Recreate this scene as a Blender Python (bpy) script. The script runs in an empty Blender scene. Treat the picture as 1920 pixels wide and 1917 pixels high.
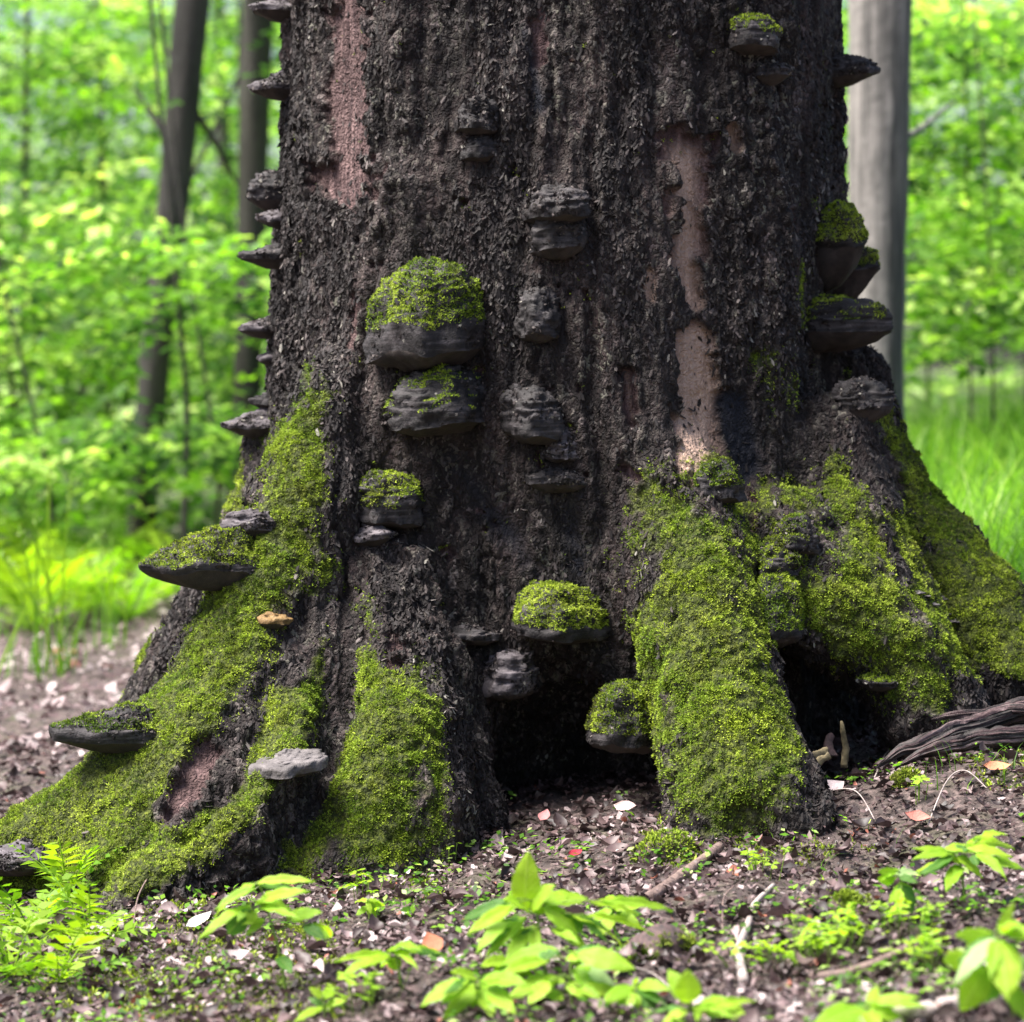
import bpy, math, random
import numpy as np
from mathutils import Vector
from mathutils.bvhtree import BVHTree

random.seed(7)
RNG = np.random.default_rng(7)
scene = bpy.context.scene
COL = scene.collection
R = math.radians

# ------------------------------------------------------------------ camera
FPX, CAM_D, CAM_H, HOR = 5250.0, 6.0, 0.85, 700.0      # focal length in photo pixels, distance, height, horizon row
cam_d = bpy.data.cameras.new('camera')
cam = bpy.data.objects.new('camera', cam_d)
COL.objects.link(cam)
cam.location = (0, -CAM_D, CAM_H)
cam.rotation_euler = (R(90), 0, 0)
cam_d.sensor_width = 36
cam_d.lens = 36 * FPX / 1920
cam_d.shift_y = -(958.5 - HOR) / 1920
cam_d.clip_start, cam_d.clip_end = 0.1, 3000
cam_d.dof.use_dof = True
cam_d.dof.focus_distance = 5.05
cam_d.dof.aperture_fstop = 3.8
scene.camera = cam

# ------------------------------------------------------------------ light
SUN_DIR = Vector((-0.46, -0.12, 0.88)).normalized()       # towards the sun
world = bpy.data.worlds.new('World')
scene.world = world
world.use_nodes = True
wn = world.node_tree
bg = wn.nodes['Background']
sky = wn.nodes.new('ShaderNodeTexSky')
sky.sky_type = 'NISHITA'
sky.sun_disc = False
sky.sun_elevation = math.asin(SUN_DIR.z)
sky.sun_rotation = math.atan2(SUN_DIR.x, SUN_DIR.y)
sky.air_density, sky.dust_density, sky.ozone_density = 1.0, 4.0, 1.0
wn.links.new(sky.outputs[0], bg.inputs[0])
bg.inputs[1].default_value = 0.064
sun_d = bpy.data.lights.new('sun', 'SUN')
sun_d.energy, sun_d.angle, sun_d.color = 3.5, R(32), (1.0, 0.96, 0.90)
sun = bpy.data.objects.new('sun', sun_d)
COL.objects.link(sun)
sun.rotation_euler = SUN_DIR.to_track_quat('Z', 'Y').to_euler()
sun.location = (-4, -1, 8)

scene.view_settings.view_transform = 'Standard'
scene.view_settings.look = 'None'
scene.view_settings.exposure = 2.1
scene.view_settings.gamma = 1
scene.cycles.use_denoising = True
scene.cycles.max_bounces = 7
scene.cycles.diffuse_bounces = 4
scene.cycles.transmission_bounces = 5

# ------------------------------------------------------------------ numpy helpers
def vnoise(p, seed=0):
    i = np.floor(p).astype(np.int64)
    f = (p - i).astype(np.float32)
    u = f * f * (3 - 2 * f)
    hx = [(i[:, 0] + d) * 374761393 for d in (0, 1)]
    hy = [(i[:, 1] + d) * 668265263 for d in (0, 1)]
    hz = [(i[:, 2] + d) * 2147483647 + seed * 974634777 for d in (0, 1)]
    out = 0
    for dx in (0, 1):
        wx = u[:, 0] if dx else 1 - u[:, 0]
        for dy in (0, 1):
            wxy = wx * (u[:, 1] if dy else 1 - u[:, 1])
            hxy = hx[dx] + hy[dy]
            for dz in (0, 1):
                wz = u[:, 2] if dz else 1 - u[:, 2]
                h = ((hxy + hz[dz]) & 0xFFFFFFFF).astype(np.uint32)
                h = (h ^ (h >> np.uint32(13))) * np.uint32(1274126177)
                h = (h ^ (h >> np.uint32(16))) * np.uint32(2246822519)
                h = h ^ (h >> np.uint32(15))
                out = out + wxy * wz * ((h & np.uint32(0xFFFFFF)).astype(np.float32) * np.float32(1 / 0xFFFFFF))
    return out * 2 - 1

def fbm(p, octs=4, seed=0, gain=0.5):
    a, s, t = 1.0, 0, 0
    for k in range(octs):
        s = s + a * vnoise(p * (2.03 ** k) + k * 17.3, seed + k)
        t += a
        a *= gain
    return s / t

def cells(p, seed=0):
    p = p.astype(np.float32)
    i = np.floor(p).astype(np.int64)
    fr = (p - i).astype(np.float32)
    f1 = np.full(len(p), 9.0, np.float32)
    f2 = np.full(len(p), 9.0, np.float32)
    cid = np.zeros(len(p), np.float32)
    hx = [(i[:, 0] + d) * 374761393 for d in (-1, 0, 1)]
    hy = [(i[:, 1] + d) * 668265263 for d in (-1, 0, 1)]
    hz = [(i[:, 2] + d) * 2147483647 + seed * 974634777 for d in (-1, 0, 1)]
    k = np.float32(1 / 1023)
    for dx in (-1, 0, 1):
        for dy in (-1, 0, 1):
            hxy = hx[dx + 1] + hy[dy + 1]
            for dz in (-1, 0, 1):
                h = ((hxy + hz[dz + 1]) & 0xFFFFFFFF).astype(np.uint32)
                h = (h ^ (h >> np.uint32(13))) * np.uint32(1274126177)
                h = (h ^ (h >> np.uint32(16))) * np.uint32(2246822519)
                h = h ^ (h >> np.uint32(15))
                ux = (h & np.uint32(1023)).astype(np.float32) * k + (dx - fr[:, 0])
                uy = ((h >> np.uint32(10)) & np.uint32(1023)).astype(np.float32) * k + (dy - fr[:, 1])
                uz = ((h >> np.uint32(20)) & np.uint32(1023)).astype(np.float32) * k + (dz - fr[:, 2])
                d = ux * ux + uy * uy + uz * uz
                near = d < f1
                f2 = np.where(near, f1, np.minimum(f2, d))
                cid = np.where(near, (h >> np.uint32(7) & np.uint32(1023)).astype(np.float32) * k, cid)
                f1 = np.where(near, d, f1)
    return np.sqrt(f1), np.sqrt(f2), cid

def sstep(a, b, x):
    t = np.clip((x - a) / (b - a), 0, 1)
    return t * t * (3 - 2 * t)

def W(px, py, y):
    d = CAM_D + y
    return np.array([(px - 960) * d / FPX, y, CAM_H - (py - HOR) * d / FPX])

def project(v):
    d = v[:, 1] + CAM_D
    return 960 + v[:, 0] * FPX / d, HOR + (CAM_H - v[:, 2]) * FPX / d

def unit(a):
    return a / np.maximum(np.linalg.norm(a, axis=-1, keepdims=True), 1e-9)

# ------------------------------------------------------------------ mesh helpers
def mesh_np(name, verts, faces, mats=None, smooth=True, attrs=None, uv=None):
    """faces: one (N,k) array or a list of such arrays"""
    if not isinstance(faces, list):
        faces = [faces]
    me = bpy.data.meshes.new(name)
    verts = np.asarray(verts, np.float32)
    me.vertices.add(len(verts))
    me.vertices.foreach_set('co', verts.ravel())
    loops = np.concatenate([f.ravel() for f in faces]).astype(np.int32)
    tot = np.concatenate([np.full(len(f), f.shape[1], np.int32) for f in faces])
    start = np.concatenate([[0], np.cumsum(tot)[:-1]]).astype(np.int32)
    me.loops.add(len(loops))
    me.loops.foreach_set('vertex_index', loops)
    me.polygons.add(len(tot))
    me.polygons.foreach_set('loop_start', start)
    me.polygons.foreach_set('use_smooth', np.full(len(tot), smooth))
    for k, v in (attrs or {}).items():
        a = me.attributes.new(k, 'FLOAT', 'POINT')
        a.data.foreach_set('value', np.asarray(v, np.float32))
    if uv is not None:
        l = me.uv_layers.new(name='UVMap')
        l.data.foreach_set('uv', np.asarray(uv, np.float32)[loops].ravel())
    me.update(calc_edges=True)
    if mats is not None:
        me.materials.append(mats)
    return me

def link(name, me, parent=None, loc=None):
    o = bpy.data.objects.new(name, me)
    COL.objects.link(o)
    if parent is not None:
        o.parent = parent
    if loc is not None:
        o.location = loc
    return o

def tag(o, label=None, cat=None, group=None, kind=None):
    for k, v in (('label', label), ('category', cat), ('group', group), ('kind', kind)):
        if v:
            o[k] = v
    return o

def empty(name, loc, label=None, cat=None, group=None):
    o = link(name, None, None, loc)
    o.empty_display_size = 0.05
    return tag(o, label, cat, group)

def grid_faces(n, m, wrap=False):
    """n rows, m columns"""
    a = np.arange(n - 1)[:, None]
    b = np.arange(m if wrap else m - 1)[None, :]
    b2 = (b + 1) % m
    return np.stack([a * m + b, a * m + b2, (a + 1) * m + b2, (a + 1) * m + b], -1).reshape(-1, 4)

def tube(path, radii, sides=8, rough=0.0, seed=0, flat=1.0):
    path = np.asarray(path, float)
    n = len(path)
    t = unit(np.gradient(path, axis=0))
    ref = np.array([0.0, 1, 0]) if abs(t[:, 1]).mean() < 0.8 else np.array([1.0, 0, 0])
    u = unit(np.cross(t, ref))
    v = np.cross(t, u)
    ang = np.linspace(0, 2 * np.pi, sides, endpoint=False)
    r = np.asarray(radii, float)[:, None]
    P = path[:, None, :] + (np.cos(ang)[None, :, None] * u[:, None, :] + flat * np.sin(ang)[None, :, None] * v[:, None, :]) * r[..., None]
    P = P.reshape(-1, 3)
    if rough:
        c = np.repeat(path, sides, 0)
        P = c + (P - c) * (1 + rough * fbm(P * np.array([1, 1, .5]) / (radii[0] * 1.1) + seed * 9.1, 3, seed)[:, None])
    f = grid_faces(n, sides, True)
    P = np.vstack([P, path[:1], path[-1:]])
    k = np.arange(sides)
    cap0 = np.stack([np.full(sides, n * sides), (k + 1) % sides, k], 1)
    cap1 = np.stack([np.full(sides, n * sides + 1), (n - 1) * sides + k, (n - 1) * sides + (k + 1) % sides], 1)
    return P, [f, np.vstack([cap0, cap1])]

def resample(pts, n):
    pts = np.asarray(pts, float)
    m = len(pts)
    t = np.linspace(0, m - 1, n)
    i = np.clip(t.astype(int), 0, m - 2)
    f = (t - i)[:, None]
    p0, p1, p2, p3 = pts[np.maximum(i - 1, 0)], pts[i], pts[i + 1], pts[np.minimum(i + 2, m - 1)]
    return 0.5 * (2 * p1 + (p2 - p0) * f + (2 * p0 - 5 * p1 + 4 * p2 - p3) * f ** 2 + (3 * p1 - p0 - 3 * p2 + p3) * f ** 3)

def scatter(tv, tf, pos, M):
    """copies of one template: tv (k,3), tf (m,c), pos (N,3), M (N,3,3)"""
    N, k = len(pos), len(tv)
    V = np.einsum('nij,kj->nki', M, tv) + pos[:, None, :]
    F = (tf[None] + (np.arange(N) * k)[:, None, None]).reshape(-1, tf.shape[1])
    return V.reshape(-1, 3), F

def frames(zdir, spin, xdir=None):
    """(N,3,3) matrices with columns x, y, z; z along zdir, turned by spin"""
    z = unit(zdir)
    ref = np.where(np.abs(z[:, 2:3]) < 0.9, np.array([[0, 0, 1.0]]), np.array([[1.0, 0, 0]]))
    x = unit(np.cross(ref, z))
    y = np.cross(z, x)
    c, s = np.cos(spin)[:, None], np.sin(spin)[:, None]
    return np.stack([x * c + y * s, -x * s + y * c, z], 2)

# ------------------------------------------------------------------ material helpers
class NT:
    def __init__(self, name):
        self.m = bpy.data.materials.new(name)
        self.m.use_nodes = True
        self.t = self.m.node_tree
        self.bsdf = self.t.nodes['Principled BSDF']
        self.out = self.t.nodes['Material Output']
    def n(self, typ, ins=None, **props):
        nd = self.t.nodes.new('ShaderNode' + typ)
        for k, v in props.items():
            setattr(nd, k, v)
        for k, v in (ins or {}).items():
            self.set(nd, k, v)
        return nd
    def set(self, nd, k, v):
        s = nd.inputs[k]
        if isinstance(v, bpy.types.NodeSocket):
            self.t.links.new(v, s)
        elif isinstance(v, bpy.types.Node):
            self.t.links.new(v.outputs[0], s)
        else:
            if isinstance(v, tuple) and len(v) == 3 and s.type == 'RGBA':
                v = v + (1,)
            s.default_value = v
    def ramp(self, fac, stops, interp='LINEAR'):
        r = self.n('ValToRGB')
        r.color_ramp.interpolation = interp
        e = r.color_ramp.elements
        while len(e) < len(stops):
            e.new(0.5)
        for el, (p, c) in zip(e, stops):
            el.position = p
            el.color = (c[0], c[1], c[2], 1) if isinstance(c, tuple) else (c, c, c, 1)
        self.set(r, 0, fac)
        return r.outputs[0]
    def mix(self, fac, a, b, blend='MIX'):
        m = self.n('Mix', data_type='RGBA', blend_type=blend)
        self.set(m, 0, fac); self.set(m, 6, a); self.set(m, 7, b)
        return m.outputs[2]
    def math(self, op, a, b=0.0, c=0.0):
        m = self.n('Math', operation=op)
        self.set(m, 0, a); self.set(m, 1, b); self.set(m, 2, c)
        return m.outputs[0]
    def attr(self, name):
        return self.n('Attribute', attribute_name=name).outputs['Fac']
    def pos(self, scale=(1, 1, 1)):
        g = self.n('NewGeometry')
        mp = self.n('Mapping')
        self.set(mp, 0, g.outputs['Position'])
        mp.inputs['Scale'].default_value = scale
        return mp.outputs[0]
    def obj(self, scale=(1, 1, 1)):
        g = self.n('TexCoord')
        mp = self.n('Mapping')
        self.set(mp, 0, g.outputs['Object'])
        mp.inputs['Scale'].default_value = scale
        return mp.outputs[0]
    def noise(self, vec, scale, detail=4, rough=0.6, dist=0.0):
        nd = self.n('TexNoise', {'Vector': vec, 'Scale': scale, 'Detail': detail, 'Roughness': rough, 'Distortion': dist})
        return nd.outputs[0]
    def voro(self, vec, scale, feature='F1', out=0):
        nd = self.n('TexVoronoi', {'Vector': vec, 'Scale': scale}, feature=feature)
        return nd.outputs[out]
    def bump(self, h, strength=0.5, dist=0.01, normal=None):
        b = self.n('Bump', {'Height': h, 'Strength': strength, 'Distance': dist})
        if normal is not None:
            self.set(b, 'Normal', normal)
        return b.outputs[0]
    def leafy(self, color, trans, normal=None, rough=0.5, tcol=None, spec=0.3):
        """leaf: principled mixed with translucency"""
        self.set(self.bsdf, 'Base Color', color)
        self.bsdf.inputs['Roughness'].default_value = rough
        self.bsdf.inputs['Specular IOR Level'].default_value = spec
        tr = self.n('BsdfTranslucent')
        self.set(tr, 0, tcol if tcol is not None else color)
        if normal is not None:
            self.set(self.bsdf, 'Normal', normal)
        mx = self.n('MixShader')
        mx.inputs[0].default_value = trans
        self.t.links.new(self.bsdf.outputs[0], mx.inputs[1])
        self.t.links.new(tr.outputs[0], mx.inputs[2])
        self.t.links.new(mx.outputs[0], self.out.inputs[0])
        return self.m

def mat_bark():
    m = NT('bark')
    p = m.pos((1, 1, 0.38))
    n1 = m.noise(m.pos((1, 1, 0.25)), 11, 6, 0.65)
    n2 = m.noise(p, 60, 5, 0.7)
    n3 = m.noise(p, 230, 3, 0.7)
    col = m.ramp(n1, [(0.3, (0.0075, 0.0055, 0.0055)), (0.5, (0.021, 0.0145, 0.0142)), (0.72, (0.070, 0.048, 0.046))])
    # grey-green lichen crumbs, broken brown bits
    lich = m.ramp(n2, [(0.52, 0.0), (0.66, 1.0)])
    lc = m.mix(m.noise(m.pos(), 4, 3), (0.19, 0.145, 0.145), (0.14, 0.145, 0.105))
    col = m.mix(m.math('MULTIPLY', lich, m.ramp(m.noise(m.pos((1, 1, 0.4)), 6, 4, 0.6), [(0.38, 0.08), (0.62, 0.6)])), col, lc)
    vv = m.n('TexVoronoi', {'Vector': m.mix(0.06, m.pos((1, 1, 0.42)), m.n('TexNoise', {'Vector': m.pos(), 'Scale': 40.0}).outputs[1]), 'Scale': 105.0})
    vs = m.n('SeparateXYZ', {0: vv.outputs[1]})
    patch = m.ramp(m.noise(m.pos((1, 1, 0.3)), 7, 4, 0.6), [(0.36, 0.12), (0.60, 0.85)])
    fl = m.math('MULTIPLY', m.ramp(vs.outputs[0], [(0.72, 0.0), (0.98, 0.9)]), patch)
    col = m.mix(fl, col, m.mix(vs.outputs[1], (0.22, 0.175, 0.175), (0.20, 0.20, 0.155)))
    fd = m.math('MULTIPLY', m.ramp(vs.outputs[0], [(0.25, 1.0), (0.4, 0.0)]), 0.7)
    col = m.mix(fd, col, (0.012, 0.010, 0.010))
    dark = m.ramp(n3, [(0.36, 1.0), (0.52, 0.0)])
    col = m.mix(m.math('MULTIPLY', dark, 0.55), col, (0.014, 0.012, 0.012))
    # bare wood
    wf = m.noise(m.pos((1, 1, 0.06)), 120, 4, 0.6)
    wn_ = m.noise(m.pos((1, 1, 0.4)), 14, 5, 0.65)
    wood = m.ramp(wf, [(0.30, (0.045, 0.026, 0.028)), (0.5, (0.10, 0.060, 0.060)), (0.72, (0.24, 0.155, 0.15))])
    wood = m.mix(m.ramp(wn_, [(0.40, 0.0), (0.62, 0.85)]), wood, (0.055, 0.032, 0.030))
    wood = m.mix(m.math('MULTIPLY', m.attr('ochre'), 0.75), wood, m.mix(wf, (0.42, 0.27, 0.20), (0.74, 0.54, 0.43)))
    col = m.mix(m.attr('wood'), col, wood)
    col = m.mix(m.attr('stain_shade'), col, (0.012, 0.013, 0.020))  # dark wet bark, with the trunk-centre shade painted into the colour
    # felt of moss under the tufts
    mc = m.ramp(m.noise(m.pos(), 95, 5, 0.75), [(0.32, (0.010, 0.012, 0.005)), (0.5, (0.045, 0.058, 0.010)), (0.68, (0.15, 0.18, 0.016))])
    col = m.mix(m.attr('moss'), col, mc)
    m.set(m.bsdf, 'Base Color', col)
    m.bsdf.inputs['Roughness'].default_value = 0.82
    m.bsdf.inputs['Specular IOR Level'].default_value = 0.25
    hh = m.math('ADD', m.math('ADD', m.math('MULTIPLY', n2, 0.9), m.math('MULTIPLY', n3, 0.5)), m.math('SUBTRACT', m.math('MULTIPLY', vs.outputs[2], 0.5), m.math('MULTIPLY', vv.outputs[0], 0.7)))
    m.set(m.bsdf, 'Normal', m.bump(hh, 0.9, 0.012))
    return m.m

def mat_flake():
    m = NT('bark_flakes')
    r = m.attr('rnd')
    col = m.ramp(r, [(0.0, (0.010, 0.008, 0.008)), (0.55, (0.016, 0.0125, 0.0128)), (0.8, (0.045, 0.035, 0.034)), (0.94, (0.12, 0.10, 0.095)), (1.0, (0.21, 0.195, 0.17))])
    m.set(m.bsdf, 'Base Color', col)
    m.bsdf.inputs['Roughness'].default_value = 0.75
    m.bsdf.inputs['Specular IOR Level'].default_value = 0.3
    return m.m

def mat_moss():
    m = NT('moss_tufts')
    r = m.attr('rnd')
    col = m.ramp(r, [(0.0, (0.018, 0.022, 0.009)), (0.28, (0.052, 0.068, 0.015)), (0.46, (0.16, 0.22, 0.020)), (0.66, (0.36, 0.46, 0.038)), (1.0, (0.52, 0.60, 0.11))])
    big = m.noise(m.pos(), 6, 4, 0.6)
    col = m.mix(m.ramp(big, [(0.40, 0.0), (0.60, 0.8)]), col, m.mix(0.7, col, (0.10, 0.19, 0.016), 'MIX'))
    brown = m.noise(m.pos(), 11, 5, 0.7)
    col = m.mix(m.ramp(brown, [(0.54, 0.0), (0.68, 0.65)]), col, (0.085, 0.068, 0.03))
    return m.leafy(col, 0.28, rough=0.7, spec=0.15)

def mat_bracket(name, c0, c1, c2, bands=55.0):
    m = NT(name)
    p = m.obj()
    n1 = m.noise(p, 18, 5, 0.65)
    sep = m.n('SeparateXYZ', {0: m.obj((1, 1, 1))})
    z = m.math('ADD', sep.outputs[2], m.math('MULTIPLY', n1, 0.03))
    lay = m.noise(m.obj((7, 7, 95)), 1.0, 4, 0.65, 0.4)
    band = m.math('ADD', m.math('MULTIPLY', lay, 0.6), m.math('MULTIPLY', n1, 0.4))
    col = m.ramp(band, [(0.34, c0), (0.5, c1), (0.66, c2)])
    n2 = m.noise(p, 140, 4, 0.7)
    col = m.mix(m.ramp(n2, [(0.5, 0.0), (0.68, 0.45)]), col, (0.03, 0.026, 0.027))
    m.set(m.bsdf, 'Base Color', col)
    m.bsdf.inputs['Roughness'].default_value = 0.7
    m.bsdf.inputs['Specular IOR Level'].default_value = 0.3
    h = m.math('ADD', m.math('MULTIPLY', n2, 0.6), m.noise(p, 45, 4, 0.6))
    m.set(m.bsdf, 'Normal', m.bump(h, 0.7, 0.006))
    return m.m

def mat_pore():
    m = NT('pore_surface')
    n = m.noise(m.obj(), 40, 4, 0.6)
    m.set(m.bsdf, 'Base Color', m.ramp(n, [(0.3, (0.014, 0.011, 0.010)), (0.7, (0.05, 0.036, 0.032))]))
    m.bsdf.inputs['Roughness'].default_value = 0.9
    m.set(m.bsdf, 'Normal', m.bump(m.voro(m.obj(), 500), 0.4, 0.002))
    return m.m

def mat_ground():
    m = NT('forest_soil')
    n1 = m.noise(m.pos(), 5, 5, 0.65)
    n2 = m.noise(m.pos(), 55, 5, 0.7)
    col = m.ramp(n2, [(0.3, (0.022, 0.017, 0.016)), (0.5, (0.07, 0.05, 0.046)), (0.7, (0.20, 0.145, 0.135))])
    g = m.ramp(n1, [(0.52, 0.0), (0.7, 0.6)])
    col = m.mix(g, col, (0.06, 0.075, 0.02))
    far = m.ramp(m.math('DIVIDE', m.n('SeparateXYZ', {0: m.n('NewGeometry').outputs['Position']}).outputs[1], 20.0), [(0.2, 0.0), (0.45, 1.0)])
    col = m.mix(m.math('MULTIPLY', far, 0.8), col, (0.06, 0.10, 0.02))
    m.set(m.bsdf, 'Base Color', col)
    m.bsdf.inputs['Roughness'].default_value = 0.9
    m.set(m.bsdf, 'Normal', m.bump(n2, 0.9, 0.02))
    return m.m

def mat_litter():
    m = NT('dead_leaves')
    r = m.attr('rnd')
    col = m.ramp(r, [(0.0, (0.016, 0.010, 0.011)), (0.35, (0.045, 0.028, 0.029)), (0.6, (0.10, 0.064, 0.064)), (0.8, (0.21, 0.145, 0.148)), (0.97, (0.44, 0.36, 0.36)), (1.0, (0.26, 0.09, 0.06))])
    n = m.noise(m.pos(), 160, 3, 0.6)
    col = m.mix(m.ramp(n, [(0.45, 0.0), (0.7, 0.5)]), col, (0.05, 0.033, 0.03))
    return m.leafy(col, 0.18, rough=0.5, spec=0.4)

def mat_leaf(name, c0, c1, trans=0.45, veins=True, rough=0.55, tmul=1.6):
    m = NT(name)
    oi = m.n('ObjectInfo')
    col = m.mix(oi.outputs['Random'], c0, c1)
    nrm = None
    if veins:
        uv = m.n('UVMap')
        s = m.n('SeparateXYZ', {0: uv.outputs[0]})
        u, v = s.outputs[0], s.outputs[1]
        av = m.math('ABSOLUTE', m.math('SUBTRACT', v, 0.5))
        lat = m.math('FRACT', m.math('SUBTRACT', m.math('MULTIPLY', u, 8.0), m.math('MULTIPLY', av, 5.0)))
        lat = m.math('ABSOLUTE', m.math('SUBTRACT', lat, 0.5))
        vein = m.math('MAXIMUM', m.ramp(lat, [(0.0, 1.0), (0.10, 0.0)]), m.ramp(av, [(0.0, 1.0), (0.05, 0.0)]))
        col = m.mix(m.math('MULTIPLY', vein, 0.28), col, (0.45, 0.55, 0.16))
        nrm = m.bump(m.math('SUBTRACT', 1.0, m.math('ADD', vein, m.math('MULTIPLY', m.noise(m.obj(), 30, 2), 0.3))), 0.35, 0.004)
    t = m.n('Hue/Saturation') if False else None
    tc = m.mix(1.0, col, (tmul, tmul * 1.05, tmul * 0.5), 'MULTIPLY')
    return m.leafy(col, trans, nrm, rough, tc, 0.4)

def mat_foliage(name, stops, trans=0.5):
    m = NT(name)
    col = m.ramp(m.attr('rnd'), stops)
    tc = m.mix(1.0, col, (2.0, 2.1, 1.1), 'MULTIPLY')
    return m.leafy(col, trans, rough=0.5, tcol=tc, spec=0.25)

def mat_smooth_bark(name, a, b, streak=6.0):
    m = NT(name)
    n = m.noise(m.pos((1, 1, 0.05)), streak * 3, 5, 0.65)
    n2 = m.noise(m.pos(), 25, 4, 0.6)
    col = m.mix(m.ramp(n, [(0.40, 0.0), (0.60, 1.0)]), a, b)
    col = m.mix(m.ramp(n2, [(0.5, 0.0), (0.75, 0.5)]), col, (0.05, 0.05, 0.045))
    m.set(m.bsdf, 'Base Color', col)
    m.bsdf.inputs['Roughness'].default_value = 0.8
    m.set(m.bsdf, 'Normal', m.bump(n2, 0.4, 0.01))
    return m.m

def mat_wood(name, a, b):
    m = NT(name)
    n = m.noise(m.pos(), 60, 5, 0.7)
    m.set(m.bsdf, 'Base Color', m.ramp(n, [(0.35, a), (0.65, b)]))
    m.bsdf.inputs['Roughness'].default_value = 0.8
    m.set(m.bsdf, 'Normal', m.bump(n, 0.7, 0.006))
    return m.m

def mat_logwood():
    m = NT('split_rotten_wood')
    g = m.math('ADD', m.attr('grain'), m.math('MULTIPLY', m.math('SUBTRACT', m.noise(m.pos(), 90, 4, .7), .5), .5))
    m.set(m.bsdf, 'Base Color', m.ramp(g, [(.25, (.008, .007, .007)), (.5, (.030, .020, .020)), (.70, (.075, .040, .042)), (.95, (.22, .16, .16))]))
    m.bsdf.inputs['Roughness'].default_value = .7
    m.set(m.bsdf, 'Normal', m.bump(g, .9, .008))
    return m.m

M = {
    'logwood': mat_logwood(),
    'bark': mat_bark(), 'flake': mat_flake(), 'moss': mat_moss(), 'pore': mat_pore(), 'ground': mat_ground(), 'litter': mat_litter(),
    'b_dark': mat_bracket('bracket_dark', (0.007, 0.0065, 0.007), (0.018, 0.0155, 0.0165), (0.085, 0.074, 0.078), 40.0),
    'b_grey': mat_bracket('bracket_grey', (0.020, 0.017, 0.019), (0.065, 0.055, 0.061), (0.20, 0.175, 0.19), 40.0),
    'b_pale': mat_bracket('bracket_pale', (0.045, 0.040, 0.041), (0.10, 0.089, 0.09), (0.19, 0.17, 0.173)),
    'b_ochre': mat_bracket('bracket_ochre', (0.08, 0.045, 0.016), (0.17, 0.10, 0.036), (0.25, 0.17, 0.08)),
    'leaf': mat_leaf('seedling_leaf', (0.20, 0.38, 0.014), (0.31, 0.47, 0.026)),
    'leaf_pale': mat_leaf('seedling_leaf_pale', (0.34, 0.48, 0.20), (0.42, 0.54, 0.26)),
    'leaf_dark': mat_leaf('seedling_leaf_dark', (0.05, 0.15, 0.015), (0.07, 0.19, 0.02)),
    'stem': mat_leaf('green_stem', (0.13, 0.22, 0.03), (0.18, 0.26, 0.04), 0.15, False),
    'fern': mat_leaf('fern_leaf', (0.12, 0.26, 0.010), (0.26, 0.40, 0.016), 0.5, False),
    'foliage': mat_foliage('beech_foliage', [(0, (0.018, 0.055, 0.008)), (0.38, (0.065, 0.17, 0.013)), (0.68, (0.17, 0.34, 0.022)), (1, (0.44, 0.57, 0.16))]),
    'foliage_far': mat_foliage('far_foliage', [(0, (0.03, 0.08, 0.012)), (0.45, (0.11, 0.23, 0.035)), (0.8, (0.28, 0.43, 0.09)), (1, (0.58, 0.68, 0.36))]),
    'grass': mat_foliage('grass_blades', [(0, (0.03, 0.08, 0.008)), (0.5, (0.09, 0.22, 0.016)), (0.85, (0.20, 0.37, 0.035)), (1, (0.46, 0.56, 0.24))]),
    'tree_dark': mat_smooth_bark('dark_stem_bark', (0.018, 0.0155, 0.014), (0.050, 0.042, 0.038)),
    'tree_grey': mat_smooth_bark('grey_beech_bark', (0.040, 0.038, 0.036), (0.24, 0.22, 0.205), 7.0),
    'twig_pale': mat_wood('pale_twig', (0.17, 0.135, 0.13), (0.40, 0.34, 0.32)),
    'twig_brown': mat_wood('brown_twig', (0.07, 0.045, 0.04), (0.22, 0.15, 0.13)),
    'log': mat_wood('rotten_log', (0.014, 0.011, 0.011), (0.10, 0.058, 0.056)),
    'straw': mat_wood('straw_wood', (0.055, 0.042, 0.022), (0.24, 0.19, 0.10)),
}

# ------------------------------------------------------------------ the ground
def ground_z(x, y):
    x = np.asarray(x, float); y = np.asarray(y, float)
    z = 0.12 * 3.2 * np.tanh(x / 3.2) + 0.03 * (np.clip(y, -4, 60) + 0.5) * (1 / (1 + np.maximum(y, 0) / 25))
    sh = np.broadcast(x, y).shape
    p = np.stack([np.broadcast_to(x, sh).ravel(), np.broadcast_to(y, sh).ravel(), np.zeros(np.prod(sh, dtype=int))], 1)
    fade = 1 / (1 + (np.hypot(p[:, 0], p[:, 1]) / 12) ** 2)
    n = fbm(p * 1.7 + 3.3, 3, 11) * 0.055 + fbm(p * 9 + 1.3, 3, 12) * 0.018 * fade
    return z + n.reshape(sh)

def ground_at(px, py):
    """point of the ground seen at a pixel"""
    d = 5.0
    for _ in range(40):
        p = W(px, py, d - CAM_D)
        g = float(ground_z(p[0], p[1]))
        dn = (CAM_H - g) * FPX / max(py - HOR, 30)
        d = 0.5 * d + 0.5 * dn
    p = W(px, py, d - CAM_D)
    p[2] = float(ground_z(p[0], p[1]))
    return p

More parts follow.
